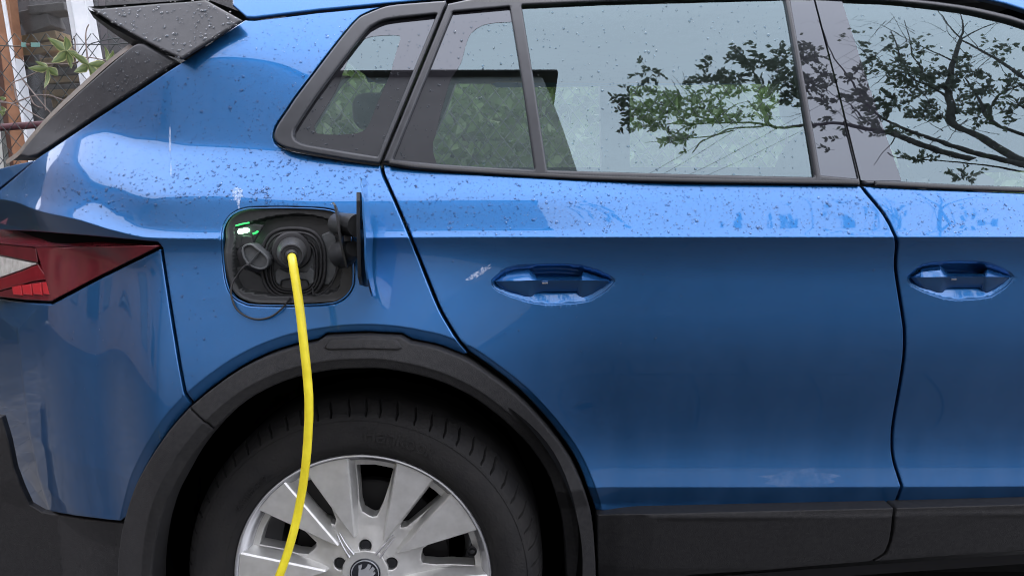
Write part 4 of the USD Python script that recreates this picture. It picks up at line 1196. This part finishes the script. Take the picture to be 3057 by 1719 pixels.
# ---------------------------------------------------------------- house across the yard (seen mirrored in the car)
HY = -6.0
hs = thing("house", "tall rendered house across the yard mirrored in the car's flank", "house", (-11, HY - 4, GZ))
HX0, HX1, HH = -21.5, .42, 9.35
wq = np.array([[HX0, GZ - .02], [1.05, GZ - .02], [HX1 - .02, HH], [HX0, HH]])      # the gable end batters outwards towards its foot
obj("wall", (np.array([[x, y, z] for y in (HY, HY - 8) for x, z in wq]), np.array([(0, 1, 2, 3), (7, 6, 5, 4), (1, 5, 6, 2), (0, 3, 7, 4), (3, 2, 6, 7)])), "house_render", hs)
roof = obj("roof", [box([HX0 - .3, HY - 8.3, HH], [HX1 + .22, HY + .22, HH + .14]), (np.array([[HX0 - .3, HY + .22, HH + .14], [HX1 + .22, HY + .22, HH + .14], [HX1 + .22, HY - 8.3, HH + .14], [HX0 - .3, HY - 8.3, HH + .14], [HX0 - .3, HY - 4, HH + 2.6], [HX1 - 2.4, HY - 4, HH + 2.6]]), np.array([(0, 1, 5), (0, 5, 4), (1, 2, 5), (2, 3, 4), (2, 4, 5), (3, 0, 4)]))], "roof_tile", hs)
obj("gutter", tube([(HX0 - .3, HY + .28, HH + .06), (HX1 + .2, HY + .28, HH + .06)], .06, 8), "roof_tile", roof)
for fl in range(3):
    for k in range(3):
        x, z = -19.9 + k * 2.55, 1.0 + fl * 2.9
        w_ = obj("window", [box([x - .62, HY - .002, z - .02], [x + .62, HY + .05, z + .06]), box([x - .62, HY - .002, z + 1.34], [x + .62, HY + .04, z + 1.42]), box([x - .62, HY - .002, z + .061], [x - .54, HY + .04, z + 1.339]), box([x + .54, HY - .002, z + .061], [x + .62, HY + .04, z + 1.339])], "roof_tile", hs)
        obj("pane", box([x - .539, HY - .001, z + .062], [x + .539, HY + .012, z + 1.338]), "dark_pane", w_)

# unseen garage block right of the house, added to darken the doors
gw = thing("added_garage_row", "unseen flat-roofed garage block added right of the tall house to darken the doors", "garage", (12, -9.5, GZ))
obj("wall", box([.9, -9.6, GZ - .02], [40, -9.35, 5.3]), "house_render", gw)
obj("roof_edge", box([.85, -9.66, 5.3], [40, -9.29, 5.42], .01), "roof_tile", gw)
nb = thing("garden_shed", "narrow cream rendered hut far behind the hedge", "hut", (.65, 5.5, GZ))
obj("wall", box([.15, 4.6, GZ - .02], [1.15, 8, 3.1]), "pale_wall", nb)
obj("roof", box([.05, 4.3, 3.1], [1.25, 8.3, 3.3]), "roof_tile", nb)

lh = thing("house", "brown rendered house added out of view at the left to darken the bumper reflections", "house", (-11, -1, GZ))  # unseen, added to block the bright horizon mirrored in the bumper
obj("wall", box([-16, -5.2, GZ - .02], [-10.0, 3.2, 7.4]), "brown_render", lh)
obj("roof", box([-16.3, -5.5, 7.4], [-9.7, 3.5, 7.6]), "roof_tile", lh)
for k in range(3):
    w_ = obj("window", box([-10.05, -3.6 + k * 2.3, 1.2], [-9.96, -2.5 + k * 2.3, 2.6]), "roof_tile", lh)
    obj("pane", box([-10.0, -3.52 + k * 2.3, 1.28], [-9.95, -2.58 + k * 2.3, 2.52]), "dark_pane", w_)

# ---------------------------------------------------------------- tree mirrored in the side windows
rngt = np.random.default_rng(21)
tree = thing("tree", "broadleaf tree overhead mirrored as dark branches in the car's windows", "tree", (9.2, -7.2, GZ))
M_ = lambda px, py, y: mirrored(px, py, y)
limbs = []


def limb(pts, r0, r1, y0=-7.2, y1=None, n=6):
    y1 = y0 if y1 is None else y1
    k = len(pts)
    p3 = spline([M_(p[0], p[1], y0 + (y1 - y0) * i / (k - 1)) for i, p in enumerate(pts)], n)
    w = np.cumsum(rngt.normal(0, .012, p3.shape), 0)
    p3 = p3 + (w - np.linspace(0, 1, len(w))[:, None] * w[-1])
    limbs.append(tube(p3, np.linspace(r0, r1, len(p3)), 7))
    return p3


limb([(2900, 476), (2760, 440), (2694, 418), (2640, 398), (2560, 384), (2480, 372), (2406, 377), (2356, 382), (2309, 382), (2278, 375), (2220, 367), (2142, 367), (2065, 367), (2006, 369), (1968, 375), (1933, 394)], .085, .014, -7.0, -7.4)
limb([(2278, 377), (2197, 384), (2142, 404), (2045, 413), (1987, 433)], .034, .010)
limb([(2190, 388), (2123, 411), (2084, 431), (2068, 456)], .024, .008)
limb([(2300, 376), (2278, 342), (2274, 303), (2266, 248), (2251, 202), (2258, 165)], .042, .012, -7.1, -7.6)
limb([(2172, 368), (2158, 330), (2142, 295), (2119, 279), (2070, 276), (2026, 279)], .024, .007)
limb([(2140, 366), (2060, 340), (1990, 332), (1920, 310), (1870, 288)], .022, .006)
limb([(2170, 332), (2200, 311), (2245, 302)], .016, .007)
limb([(2060, 370), (2010, 400), (1960, 420), (1925, 428)], .015, .005)
limb([(2276, 330), (2330, 300), (2390, 280), (2440, 240)], .022, .008)
# trunk and the great limbs in the front window
limb([(3400, 600), (3230, 530), (3057, 494), (2940, 462), (2828, 432), (2740, 400), (2660, 366)], .12, .035, -6.8, -7.2)
limb([(3300, 560), (3057, 478), (2950, 420), (2852, 368), (2836, 320), (2832, 270), (2838, 220), (2841, 176), (2868, 118)], .095, .048, -6.9, -7.3)
t3 = limb([(2868, 118), (2920, 142), (2980, 174), (3057, 230), (3200, 320)], .036, .055, -7.3, -7.0)
limb([(2868, 118), (2848, 96), (2832, 70), (2808, 40), (2800, 30)], .03, .016, -7.3, -7.8)
limb([(2868, 118), (2874, 70), (2868, 50), (2866, 40)], .03, .016, -7.3, -7.8)
limb([(2868, 118), (2920, 88), (2980, 66), (3010, 72)], .035, .018, -7.3, -7.0)
limb([(3200, 440), (3057, 404), (2960, 368), (2926, 310), (2908, 272), (2880, 230)], .06, .014, -7.0, -7.6)
limb([(2960, 368), (2962, 320), (2990, 280), (3057, 250)], .035, .02)
limb([(3057, 512), (2960, 496), (2830, 478), (2700, 470), (2650, 455)], .035, .01)
limb([(2836, 300), (2780, 260), (2720, 230), (2690, 170), (2660, 90)], .035, .012)
limb([(2750, 210), (2720, 150), (2700, 60)], .02, .010)
limb([(2740, 240), (2690, 246), (2610, 247)], .016, .006)
limb([(2841, 180), (2780, 150), (2700, 110), (2620, 70), (2560, 60)], .03, .008)
limb([(2661, 366), (2600, 330), (2540, 250), (2480, 160), (2440, 60)], .03, .01)
limb([(2600, 372), (2560, 330), (2520, 300), (2470, 270)], .02, .006)
for k in range(90):
    px, py = rngt.uniform(2560, 3080), rngt.uniform(20, 420)
    a = rngt.uniform(2.2, 4.2)
    l = rngt.uniform(40, 120)
    limb([(px, py), (px + .5 * l * math.cos(a), py + .5 * l * math.sin(a) + rngt.normal(0, 6)), (px + l * math.cos(a), py + l * math.sin(a))], .012, .004, rngt.uniform(-7.8, -6.8), n=4)
for k in range(48):
    px, py = rngt.uniform(1960, 2420), rngt.uniform(250, 390)
    a = rngt.uniform(2.6, 4.4)
    l = rngt.uniform(30, 80)
    limb([(px, py), (px + .5 * l * math.cos(a), py + .5 * l * math.sin(a) + rngt.normal(0, 5)), (px + l * math.cos(a), py + l * math.sin(a))], .008, .003, rngt.uniform(-7.6, -6.9), n=4)
base_ = M_(3400, 600, -6.8)
limbs.append(tube(spline([[9.2, -7.2, GZ - .1], [9.15, -7.1, 1.5], [8.9, -7.0, 2.8], base_, base_ + [-.3, 0, .5]], 6), np.linspace(.30, .16, 25), 10))
limbs.append(tube(spline([[9.0, -7.0, 2.6], [9.3, -7.0, 4.2], M_(3300, 560, -6.9), M_(3200, 440, -7.0)], 6), np.linspace(.22, .10, 19), 9))
obj("trunk", limbs[-2:], "bark", tree, smooth=60)
obj("limb", limbs[:-2], "bark", tree, smooth=60)
blobs = [(1880, 300, 38, 20, 60), (1900, 350, 45, 25, 90), (1960, 375, 50, 18, 70), (2000, 330, 60, 35, 150), (1940, 215, 24, 16, 36), (1960, 270, 40, 30, 60), (2060, 300, 60, 36, 140), (2110, 350, 50, 26, 120), (2160, 340, 36, 24, 80), (2160, 250, 46, 30, 110),
         (2130, 195, 20, 18, 30), (2200, 240, 40, 40, 130), (2240, 180, 36, 34, 110), (2290, 190, 40, 40, 130), (2300, 280, 30, 40, 90), (2310, 340, 24, 26, 70), (2350, 210, 40, 60, 150), (2390, 270, 34, 50, 110), (2020, 410, 30, 20, 46), (2050, 400, 26, 12, 30), (2400, 150, 30, 40, 80), (2440, 200, 30, 60, 100),
         (2560, 90, 40, 40, 60), (2620, 60, 60, 30, 90), (2620, 140, 50, 40, 80), (2680, 190, 60, 50, 130), (2740, 230, 60, 40, 150), (2790, 270, 50, 30, 130), (2800, 350, 60, 26, 130), (2660, 320, 60, 30, 120), (2760, 120, 70, 40, 120), (2860, 200, 60, 60, 130), (2940, 220, 60, 60, 110), (2990, 260, 50, 50, 100), (2900, 320, 50, 40, 80),
         (3040, 330, 40, 50, 90), (3020, 140, 50, 40, 80), (2740, 470, 40, 18, 50), (2880, 530, 50, 16, 50), (2700, 400, 50, 26, 60), (2900, 60, 70, 24, 60), (2520, 300, 30, 60, 60), (2480, 380, 30, 60, 50), (2400, 230, 22, 50, 60), (2430, 130, 20, 40, 40), (2470, 250, 26, 60, 70), (2560, 220, 26, 60, 70), (2600, 280, 26, 50, 60), (2640, 360, 24, 40, 50)]
q4, yy4, tw_ = [], [], []
for (bx, by, sx, sy, n) in blobs:
    for k in range(max(2, int(n / 9))):
        x0, y0 = bx + rngt.normal(0, sx * .5), by + rngt.normal(0, sy * .5)
        a = rngt.normal(math.pi * .93, .55) if rngt.random() < .75 else rngt.normal(.3, .5)
        l, yd = rngt.uniform(34, 72), rngt.uniform(-7.8, -6.7)
        bend = rngt.normal(0, .5)
        pts = [(x0 + l * t * math.cos(a + bend * t), y0 - l * t * math.sin(a + bend * t) * .8) for t in np.linspace(0, 1, 6)]
        if min(p[1] for p in pts) < 28:
            continue
        tw_.append((pts, yd))
        for j in range(13):
            t = rngt.uniform(.1, 1)
            i0 = t * 5
            px, py = np.interp(i0, range(6), [p[0] for p in pts]), np.interp(i0, range(6), [p[1] for p in pts])
            b_ = a + bend * t + rngt.choice([-1, 1]) * rngt.uniform(.25, 1.1)
            ln_, w_ = rngt.uniform(13, 23), rngt.uniform(3.2, 5.2)
            c_, s_ = math.cos(b_), -math.sin(b_) * .75
            q4 += [(px, py), (px + c_ * ln_ * .5 - s_ * w_, py + s_ * ln_ * .5 + c_ * w_), (px + c_ * ln_, py + s_ * ln_), (px + c_ * ln_ * .5 + s_ * w_, py + s_ * ln_ * .5 - c_ * w_)]
            y_ = yd + rngt.normal(0, .04)
            yy4 += [y_, y_ + rngt.normal(0, .03), y_ + rngt.normal(0, .05), y_ + rngt.normal(0, .03)]
W4 = mirrored_many(np.array(q4), np.array(yy4)).reshape(-1, 4, 3)
ok = (W4[:, :, 2].min(1) > 1.5) & (W4[:, :, 2].max(1) < 24) & (np.abs(W4[:, :, 0]).max(1) < 24) & (np.ptp(W4, axis=1).max(1) < .5)
W4 = W4[ok]
o = np.arange(len(W4))[:, None] * 4
obj("crown", (W4.reshape(-1, 3), np.vstack([np.hstack([o, o + 1, o + 2]), np.hstack([o, o + 2, o + 3])])), "tree_leaf", tree)
tws = [tube(mirrored_many(np.array(p), np.full(6, y)), np.linspace(.007, .003, 6), 4) for p, y in tw_]
obj("twig", [t for t in tws if np.ptp(t[0], axis=0).max() < 1.5], "bark", tree, kind="stuff")

# overhead wires
for k, (p, q) in enumerate([((1975, 498), (2270, 316)), ((2010, 503), (2400, 262)), ((2080, 511), (2420, 330)), ((2135, 513), (2420, 378))]):
    A, B = mirrored(*p, -13.0), mirrored(*q, -13.0)
    d = B - A
    t = np.linspace(-1.0, 3.2, 20)
    obj("overhead_wire", tube(A + d * t[:, None], .008, 6), "rubber", None, label=["thin overhead wire, lowest of the four mirrored in the rear door window", "overhead wire, second from the bottom of the four mirrored in the window", "overhead wire, third up of the four mirrored in the window", "overhead wire nearest the pillar, mirrored in the rear door window"][k], category="wire")

# ---------------------------------------------------------------- behind the car: shed, fence, vine, hedge
FY, SY = 2.42, 3.7
shed = thing("shed", "pale weathered outbuilding with a large window behind the chain-link fence", "shed", (-3.2, SY + 1.5, GZ))
def strip(name, p0, p1, w0, mat, y, depth_, parent, ext=(1.0, 2.5)):
    a, b = at(*p0, y), at(*p1, y)
    d = (a - b) / (a - b)[2]
    top_, bot = a + d * ext[0], b - d * min(ext[1], b[2] - GZ + .05)
    return obj(name, beam(bot, top_, w0, depth_), mat, parent)


pxw = lambda n: n / 2224 * 5.15
obj("wall", box([-4.4, SY + .02, GZ - .02], [-3.46, SY + .14, 3.2]), "pale_wall", shed)
strip("corner_post", (18, 0), (68, 440), pxw(40), "brown_wood", SY - .06, .09, shed)
strip("corner_post", (-14, 60), (42, 440), pxw(24), "dark_wood", SY - .035, .06, shed)
strip("window_frame", (22, 0), (92, 420), pxw(9), "white_paint", SY - .07, .10, shed)
strip("window_frame", (215, 0), (262, 280), pxw(17), "white_paint", SY - .04, .08, shed)
strip("window_frame", (244, 0), (292, 280), pxw(40), "white_paint", SY - .06, .10, shed)
obj("back_wall", box([-6.4, SY + .9, GZ], [.5, SY + 1.0, 3.2]), "shed_dark", shed)
usdkit.material(stage, L + "shed_pane_glass", {"f": ("fresnel", {"IOR": 1.5}), "t": ("transparent_bsdf", {"color": (.82, .84, .84)}), "g": ("glossy_bsdf", {"roughness": .05}), "m": ("mix_closure", {})},
                [("f.fac", "m.fac"), ("t.BSDF", "m.closure1"), ("g.BSDF", "m.closure2")], surface="m.closure")
x0_, x1_ = at(30, 200, SY)[0], at(262, 200, SY)[0]
obj("window_pane", box([x0_ - .1, SY - .004, GZ], [x1_ + .1, SY + .004, 3.1]), "shed_pane_glass", shed)
obj("window_pane", box([x1_ + .15, SY - .004, GZ], [.4, SY + .004, 3.1]), "shed_pane_glass", shed)
rb = np.random.default_rng(5)
BY = SY + .20
boards = [((62, 126), (165, 110), 22, 0), ((78, 160), (172, 142), 26, 0), ((90, 92), (150, 70), 34, 1), ((110, 40), (200, 30), 22, 1), ((150, 195), (245, 190), 22, 0), ((150, 222), (245, 216), 20, 1), ((155, 246), (250, 240), 17, 0), ((150, 268), (252, 264), 14, 1), ((158, 286), (250, 282), 19, 0), ((165, 312), (235, 304), 22, 0), ((62, 60), (120, 50), 30, 1), ((60, 190), (130, 186), 26, 1)]
names = ["short pale board at the top of the stack behind the shed window", "pale board second from the top behind the shed window", "grey board leaning high behind the shed window", "grey board topmost behind the shed window", "pale board in the lower stack just below the vine leaves", "grey board between two pale ones in the lower stack", "pale board in the middle of the lower stack", "thin grey board low in the lower stack", "pale board second from the bottom of the lower stack", "lowest pale board of the stack beside the white frame", "grey board at the upper left behind the shed window", "grey board at the left under the pale boards"]
for (p, q, h, g), nm in zip(boards, names):
    a, b = at(*p, BY), at(*q, BY)
    hh = h / 2224 * 5.5
    yy = BY + rb.uniform(-.03, .05)
    m = box([0, -.09, -hh / 2], [np.linalg.norm(b - a) + .04, .09, hh / 2], .004)
    t = math.atan2(b[2] - a[2], b[0] - a[0])
    v = np.array(m.vertices)
    v = np.stack([v[:, 0] * math.cos(t) - v[:, 2] * math.sin(t), v[:, 1], v[:, 0] * math.sin(t) + v[:, 2] * math.cos(t)], 1) + [a[0], yy, a[2]]
    obj("timber_board", (v, np.array(m.faces)), "grey_board" if g else "pine_board", None, label=nm, category="board", group="boards stacked in the shed")

# unseen dark hedge added left of the shed to darken the bumper's reflections
sh_ = thing("hedge", "unseen tall dark hedge added left of the shed to darken the bumper reflections", "hedge", (-6.6, 3.9, GZ))
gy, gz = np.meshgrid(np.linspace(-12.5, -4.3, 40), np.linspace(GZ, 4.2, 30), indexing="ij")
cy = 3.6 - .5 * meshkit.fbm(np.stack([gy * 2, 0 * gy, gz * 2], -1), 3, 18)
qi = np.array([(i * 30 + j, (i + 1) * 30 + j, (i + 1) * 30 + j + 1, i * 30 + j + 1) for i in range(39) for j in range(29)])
obj("foliage", [(np.stack([gy, cy, gz], -1).reshape(-1, 3), qi), (np.stack([gy, cy * 0 + 4.4, gz], -1).reshape(-1, 3), qi)], "added_hedge_dark", sh_, kind="stuff")

# chain-link fence
fence = thing("chain_link_fence", "rusty green chain-link fence between the car and the shed", "fence", (-1, FY, GZ))
ztop = at(150, 112, FY)[2]
cw = 33 / 2224 * 3.86 * 1.35
wires = []
x0_, x1_, z0_ = -3.6, 1.9, .55
H_ = ztop - z0_
for k in range(int((x1_ - x0_ + H_) / cw) + 2):
    for s in (-1, 1):
        xs = x0_ - H_ * .5 + k * cw
        n = 26
        t = np.linspace(0, 1, n)
        x = xs + (t * H_ * .82 if s > 0 else (1 - t) * H_ * .82)
        z = z0_ + t * (H_ + .02)
        keep = (x > x0_) & (x < x1_)
        if keep.sum() > 2:
            yy = FY + s * .004 + .012 * np.sin(x * 2.1) + .006 * np.sin(z * 5 + k)
            wires.append(tube(np.stack([x + .004 * np.sin(z * 9 + k * 1.7), yy, z], 1)[keep], .0021, 4, False))
obj("wire_mesh", wires, "fence_wire", fence, kind="stuff", smooth=60)
tw = [at(-80, 137, FY), at(0, 137, FY), at(60, 139, FY), at(140, 137, FY), at(240, 133, FY), at(330, 134, FY), at(420, 128, FY)]
tw = spline(tw + [tw[-1] + [.6, 0, .0], tw[-1] + [2.4, 0, -.01]], 6)
obj("line_wire", tube(tw, .0028, 6), "fence_wire", fence, smooth=60)
obj("line_wire", tube(spline([at(230, 190, FY - .01), at(262, 140, FY - .01), at(290, 126, FY - .01), at(360, 113, FY - .01), at(420, 110, FY)], 6), .0026, 6), "fence_wire", fence, smooth=60)
obj("tension_strap", box(at(62, 128, FY - .012), at(80, 142, FY - .008), .001), "strap_green", fence)
obj("tension_strap", box(at(91, 128, FY - .012), at(120, 142, FY - .008), .001), "strap_green", fence)
obj("strap_bolt", lathe([(0, .0), (.008, .0), (.008, .008), (0, .010)], frame_from(at(85, 135, FY - .008), [0, -1, 0]), 12), "dark_wood", fence)
pr = [at(-200, 384, FY + .06), at(0, 381, FY + .06), at(70, 376, FY + .06), at(140, 371, FY + .06)]
pr.append(pr[-1] + (pr[-1] - pr[0]) * .9)
obj("pipe_rail", tube(pr, .0185, 12), "maroon_pipe", fence, smooth=60)

# vine
vine = thing("climbing_vine", "climbing vine with variegated five-lobed leaves on the fence above the car", "vine", at(200, 180, FY - .04))
rv = np.random.default_rng(9)


def leaf_blade(c, tip, w, y, curl=.012, n=9):
    a, b = at(*c, y), at(*tip, y + rv.uniform(-.03, .02))
    d = b - a
    l = np.linalg.norm(d)
    d = d / l
    s = np.cross(d, [0, 1.0, 0])
    s /= np.linalg.norm(s)
    nrm = np.cross(s, d)
    t = np.linspace(0, 1, n)
    wid = w * np.sin(np.pi * np.clip(t, .03, .985) ** .82) ** .85
    v, uv, f = [], [], []
    for i in range(n):
        m = a + d * l * t[i] + nrm * curl * (4 * t[i] * (1 - t[i]))
        for e in (-1, -.5, 0, .5, 1):
            v.append(m + s * wid[i] * e * (1 + .08 * math.sin(i * 2.3)) - nrm * abs(e) * wid[i] * -.35)
            uv.append((abs(e) ** 1.5, t[i]))
    for i in range(n - 1):
        for k in range(4):
            o = i * 5 + k
            f.append((o, o + 1, o + 6, o + 5))
    return np.array(v), np.array(f), np.array(uv)


for c, tips, y in [((196, 153), [((141, 113), 13), ((194, 109), 12), ((153, 187), 14), ((212, 206), 10), ((234, 166), 9)], FY - .05),
                   ((141, 204), [((83, 204), 11), ((104, 183), 8), ((173, 226), 12), ((131, 264), 7)], FY - .07),
                   ((263, 193), [((212, 158), 10), ((221, 215), 12), ((314, 187), 11), ((286, 240), 14), ((309, 226), 9)], FY - .06),
                   ((318, 182), [((344, 172), 7), ((312, 138), 6), ((338, 150), 6)], FY - .03)]:
    for tip, w in tips:
        v, f, uv = leaf_blade(c, tip, w / 2224 * 3.8, y)
        obj("leaf", (v, f), "vine_leaf", vine, smooth=True, uv=uv)
stems = [[(120, 190), (141, 191), (200, 192), (230, 186), (262, 172), (340, 186), (420, 196)], [(196, 153), (200, 175), (182, 186), (120, 212), (66, 236), (40, 246), (31, 258), (36, 272)], [(66, 236), (85, 260), (110, 290), (135, 320), (160, 346)], [(42, 250), (48, 290), (62, 316), (90, 335), (120, 352), (140, 362)], [(0, 306), (40, 308), (62, 300), (100, 287), (140, 284), (180, 296), (212, 306)], [(90, 290), (100, 310), (115, 320), (128, 322)], [(136, 212), (138, 250), (134, 290), (136, 330)], [(263, 193), (256, 120), (258, 90), (265, 74)], [(-10, 300), (14, 304), (60, 320)], [(224, 150), (224, 128), (220, 110)]]
for s in stems:
    obj("stem", tube(spline([at(*p, FY - .03 + rv.uniform(-.015, .015)) for p in s], 6), np.linspace(.0042, .0024, (len(s) - 1) * 6 + 1), 6), "twig_brown", vine, smooth=60)
for c, tip in [((0, 290), (10, 300)), ((-4, 330), (6, 346)), ((2, 318), (8, 336))]:
    v, f, uv = leaf_blade(c, tip, .012, FY - .03)
    obj("leaf", (v, f), "vine_leaf", vine, smooth=True, uv=uv)

# hedge behind the fence, seen through the car
rh = np.random.default_rng(33)
hedge = thing("hedge", "dense green hedge behind the fence, seen through the car's windows", "hedge", (.4, 3.1, GZ))
N = 30000
hx, hy, hz = rh.uniform(-1.5, 3.0, N), FY + .12 + rh.gamma(2.0, .26, N), rh.uniform(GZ, 2.25, N)
topz = 1.95 + .14 * np.sin(hx * 2.3) + .1 * np.sin(hx * 5.1 + 1)
nz = meshkit.fbm(np.stack([hx * 2.2, hy * 2, hz * 2.2], 1), 3, 3)
k = (hz < topz) & (nz > np.where((hx > .15) & (hx < .6) & (hz > .9), .52, .30))
P = np.stack([hx, hy, hz], 1)[k]
n = len(P)
d = rh.normal(size=(n, 3)); d /= np.linalg.norm(d, axis=1, keepdims=True)
u = np.cross(d, rh.normal(size=(n, 3)) + [0, 2, 1]); u /= np.linalg.norm(u, axis=1, keepdims=True)
s = rh.uniform(.026, .056, n)[:, None]
V = np.stack([P - d * s, P + u * s * .5, P + d * s, P - u * s * .5], 1).reshape(-1, 3)
o = np.arange(n)[:, None] * 4
obj("foliage", (V, np.hstack([o, o + 1, o + 2, o + 3])), "hedge_leaf", hedge, kind="stuff")
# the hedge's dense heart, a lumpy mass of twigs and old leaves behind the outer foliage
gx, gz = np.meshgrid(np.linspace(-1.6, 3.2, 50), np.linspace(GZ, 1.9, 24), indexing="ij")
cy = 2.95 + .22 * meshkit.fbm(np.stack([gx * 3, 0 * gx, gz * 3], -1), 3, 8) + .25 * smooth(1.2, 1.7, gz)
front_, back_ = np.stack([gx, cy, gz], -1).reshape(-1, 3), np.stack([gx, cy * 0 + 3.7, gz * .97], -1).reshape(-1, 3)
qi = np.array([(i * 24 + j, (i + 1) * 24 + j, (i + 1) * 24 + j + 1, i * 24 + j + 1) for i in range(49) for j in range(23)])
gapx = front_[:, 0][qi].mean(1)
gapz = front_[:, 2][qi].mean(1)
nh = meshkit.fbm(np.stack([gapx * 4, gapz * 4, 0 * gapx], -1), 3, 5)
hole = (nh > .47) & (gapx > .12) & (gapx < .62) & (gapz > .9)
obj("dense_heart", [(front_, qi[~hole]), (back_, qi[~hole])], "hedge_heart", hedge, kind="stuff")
for x in np.linspace(-1.3, 2.8, 12):
    obj("stem", tube(spline([[x, 2.9, GZ], [x + rh.normal(0, .1), 2.9, .8], [x + rh.normal(0, .2), 2.85, 1.6]], 4), np.linspace(.02, .008, 9), 6), "bark", hedge)

# ---------------------------------------------------------------- rain drops standing on the upper surfaces, and two splashes of bird dirt
rd = np.random.default_rng(77)
A8 = np.linspace(0, 2 * np.pi, 8, endpoint=False)
DOME = np.array([[0, 0, 1.0]] + [[.62 * math.cos(a), .62 * math.sin(a), .80] for a in A8] + [[math.cos(a + .39), math.sin(a + .39), -.02] for a in A8])
DF = [(0, 1 + i, 1 + (i + 1) % 8) for i in range(8)] + [(1 + i, 9 + i, 1 + (i + 1) % 8) for i in range(8)] + [(1 + (i + 1) % 8, 9 + i, 9 + (i + 1) % 8) for i in range(8)]
DF = np.array(DF)


def drops(parent, poly, n, surf, off, size=(.00088, .5), lo=.0008, hi=.0032, holes_=(), name="rain_drops", depth=None):
    g = Polygon(poly)
    if not g.is_valid:
        g = g.buffer(0)
    for h in holes_:
        g = g.difference(Polygon(h).buffer(0))
    x0, y0, x1, y1 = g.bounds
    pts = np.stack([rd.uniform(x0, x1, n * 4), rd.uniform(y0, y1, n * 4)], 1)
    pts = pts[shapely.contains_xy(g, pts[:, 0], pts[:, 1])][:n]
    q = on(pts, surf, off)
    nn = normal_of(surf, q[:, 0], q[:, 2])
    r = np.clip(size[0] * np.exp(rd.normal(0, size[1], len(q))), lo, hi)
    V, F = [], []
    for i in range(len(q)):
        w = nn[i]
        u = np.cross([0, 0, 1.0], w); u /= np.linalg.norm(u)
        v = np.cross(w, u)
        a = 1 + rd.uniform(-.25, .35)
        m = DOME * (1 + rd.uniform(-.16, .16, (17, 1)) * (r[i] > .0015))
        sag = 1 + .25 * rd.random()
        V.append(q[i] + r[i] * (m[:, :1] * a * u + m[:, 1:2] * sag * v + m[:, 2:3] * .55 * w))
        F.append(DF + 17 * i)
    obj(name, (np.vstack(V), np.vstack(F)), "water_shade_tint", parent, smooth=True, kind="stuff")


Dq = [(745, 66), (1150, 22), (1060, 60), (905, 250), (818, 380), (822, 430), (870, 456), (1128, 497), (1160, 566), (1210, 700), (1060, 704), (480, 706), (380, 678), (130, 618), (0, 590), (0, 568), (115, 480), (330, 335), (540, 195)]
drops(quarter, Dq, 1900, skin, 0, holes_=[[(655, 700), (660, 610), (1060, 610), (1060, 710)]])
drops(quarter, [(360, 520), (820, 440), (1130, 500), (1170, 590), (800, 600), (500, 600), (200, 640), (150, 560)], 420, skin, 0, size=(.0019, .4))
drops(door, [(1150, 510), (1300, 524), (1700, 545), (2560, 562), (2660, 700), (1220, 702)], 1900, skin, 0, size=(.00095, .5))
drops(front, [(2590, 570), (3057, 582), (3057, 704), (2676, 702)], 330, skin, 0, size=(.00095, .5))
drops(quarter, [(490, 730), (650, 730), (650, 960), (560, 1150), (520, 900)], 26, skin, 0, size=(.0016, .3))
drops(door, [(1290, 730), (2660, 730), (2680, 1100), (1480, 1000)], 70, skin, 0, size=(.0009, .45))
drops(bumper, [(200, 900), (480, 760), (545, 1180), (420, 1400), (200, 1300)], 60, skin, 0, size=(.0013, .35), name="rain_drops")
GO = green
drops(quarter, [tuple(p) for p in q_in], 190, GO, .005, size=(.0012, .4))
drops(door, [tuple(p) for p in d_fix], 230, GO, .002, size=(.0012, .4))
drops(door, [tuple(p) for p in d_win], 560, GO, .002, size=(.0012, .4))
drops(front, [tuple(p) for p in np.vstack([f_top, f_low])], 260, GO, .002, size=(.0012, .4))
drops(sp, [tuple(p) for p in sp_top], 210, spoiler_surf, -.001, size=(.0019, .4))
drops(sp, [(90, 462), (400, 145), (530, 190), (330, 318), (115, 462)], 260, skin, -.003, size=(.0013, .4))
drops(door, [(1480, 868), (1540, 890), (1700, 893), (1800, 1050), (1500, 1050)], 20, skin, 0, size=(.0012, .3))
"""dirt"""


def smear(px_poly, name, parent, off=-.0008):
    return obj(name, panel(outline(px_poly), off=off, gap=0, r=.0005, skirt=.0008, res=.004, edge=.002), "droppings_white", parent)


rs_ = np.random.default_rng(3)


def blot(cx, cy, w, h, ang=0.0, n=26):
    t = np.linspace(0, 2 * np.pi, n, endpoint=False)
    r = 1 + rs_.uniform(-.35, .25, n)
    x, y = w * r * np.cos(t), h * r * np.sin(t)
    c, s = math.cos(ang), math.sin(ang)
    return np.stack([cx + c * x - s * y, cy + s * x + c * y], 1)


smear(blot(1430, 815, 42, 9, -.55), "dirt_splash", door)
smear(blot(508, 420, 3.4, 42), "dirt_splash", quarter)
smear(blot(511, 508, 2.4, 22), "dirt_splash", quarter)
smear(blot(709, 580, 16, 24), "dirt_splash", quarter)
smear(blot(713, 610, 4, 14), "dirt_splash", quarter)


def film(cx, cy, w, h, parent, ang=0.0):
    return obj("dust_film", panel(outline(blot(cx, cy, w, h, ang)), off=-.0004, gap=0, r=0, skirt=0, res=.01, edge=.004), "dust_film", parent)


film(2385, 1428, 110, 30, door)
film(1430, 818, 46, 14, door, -.55)
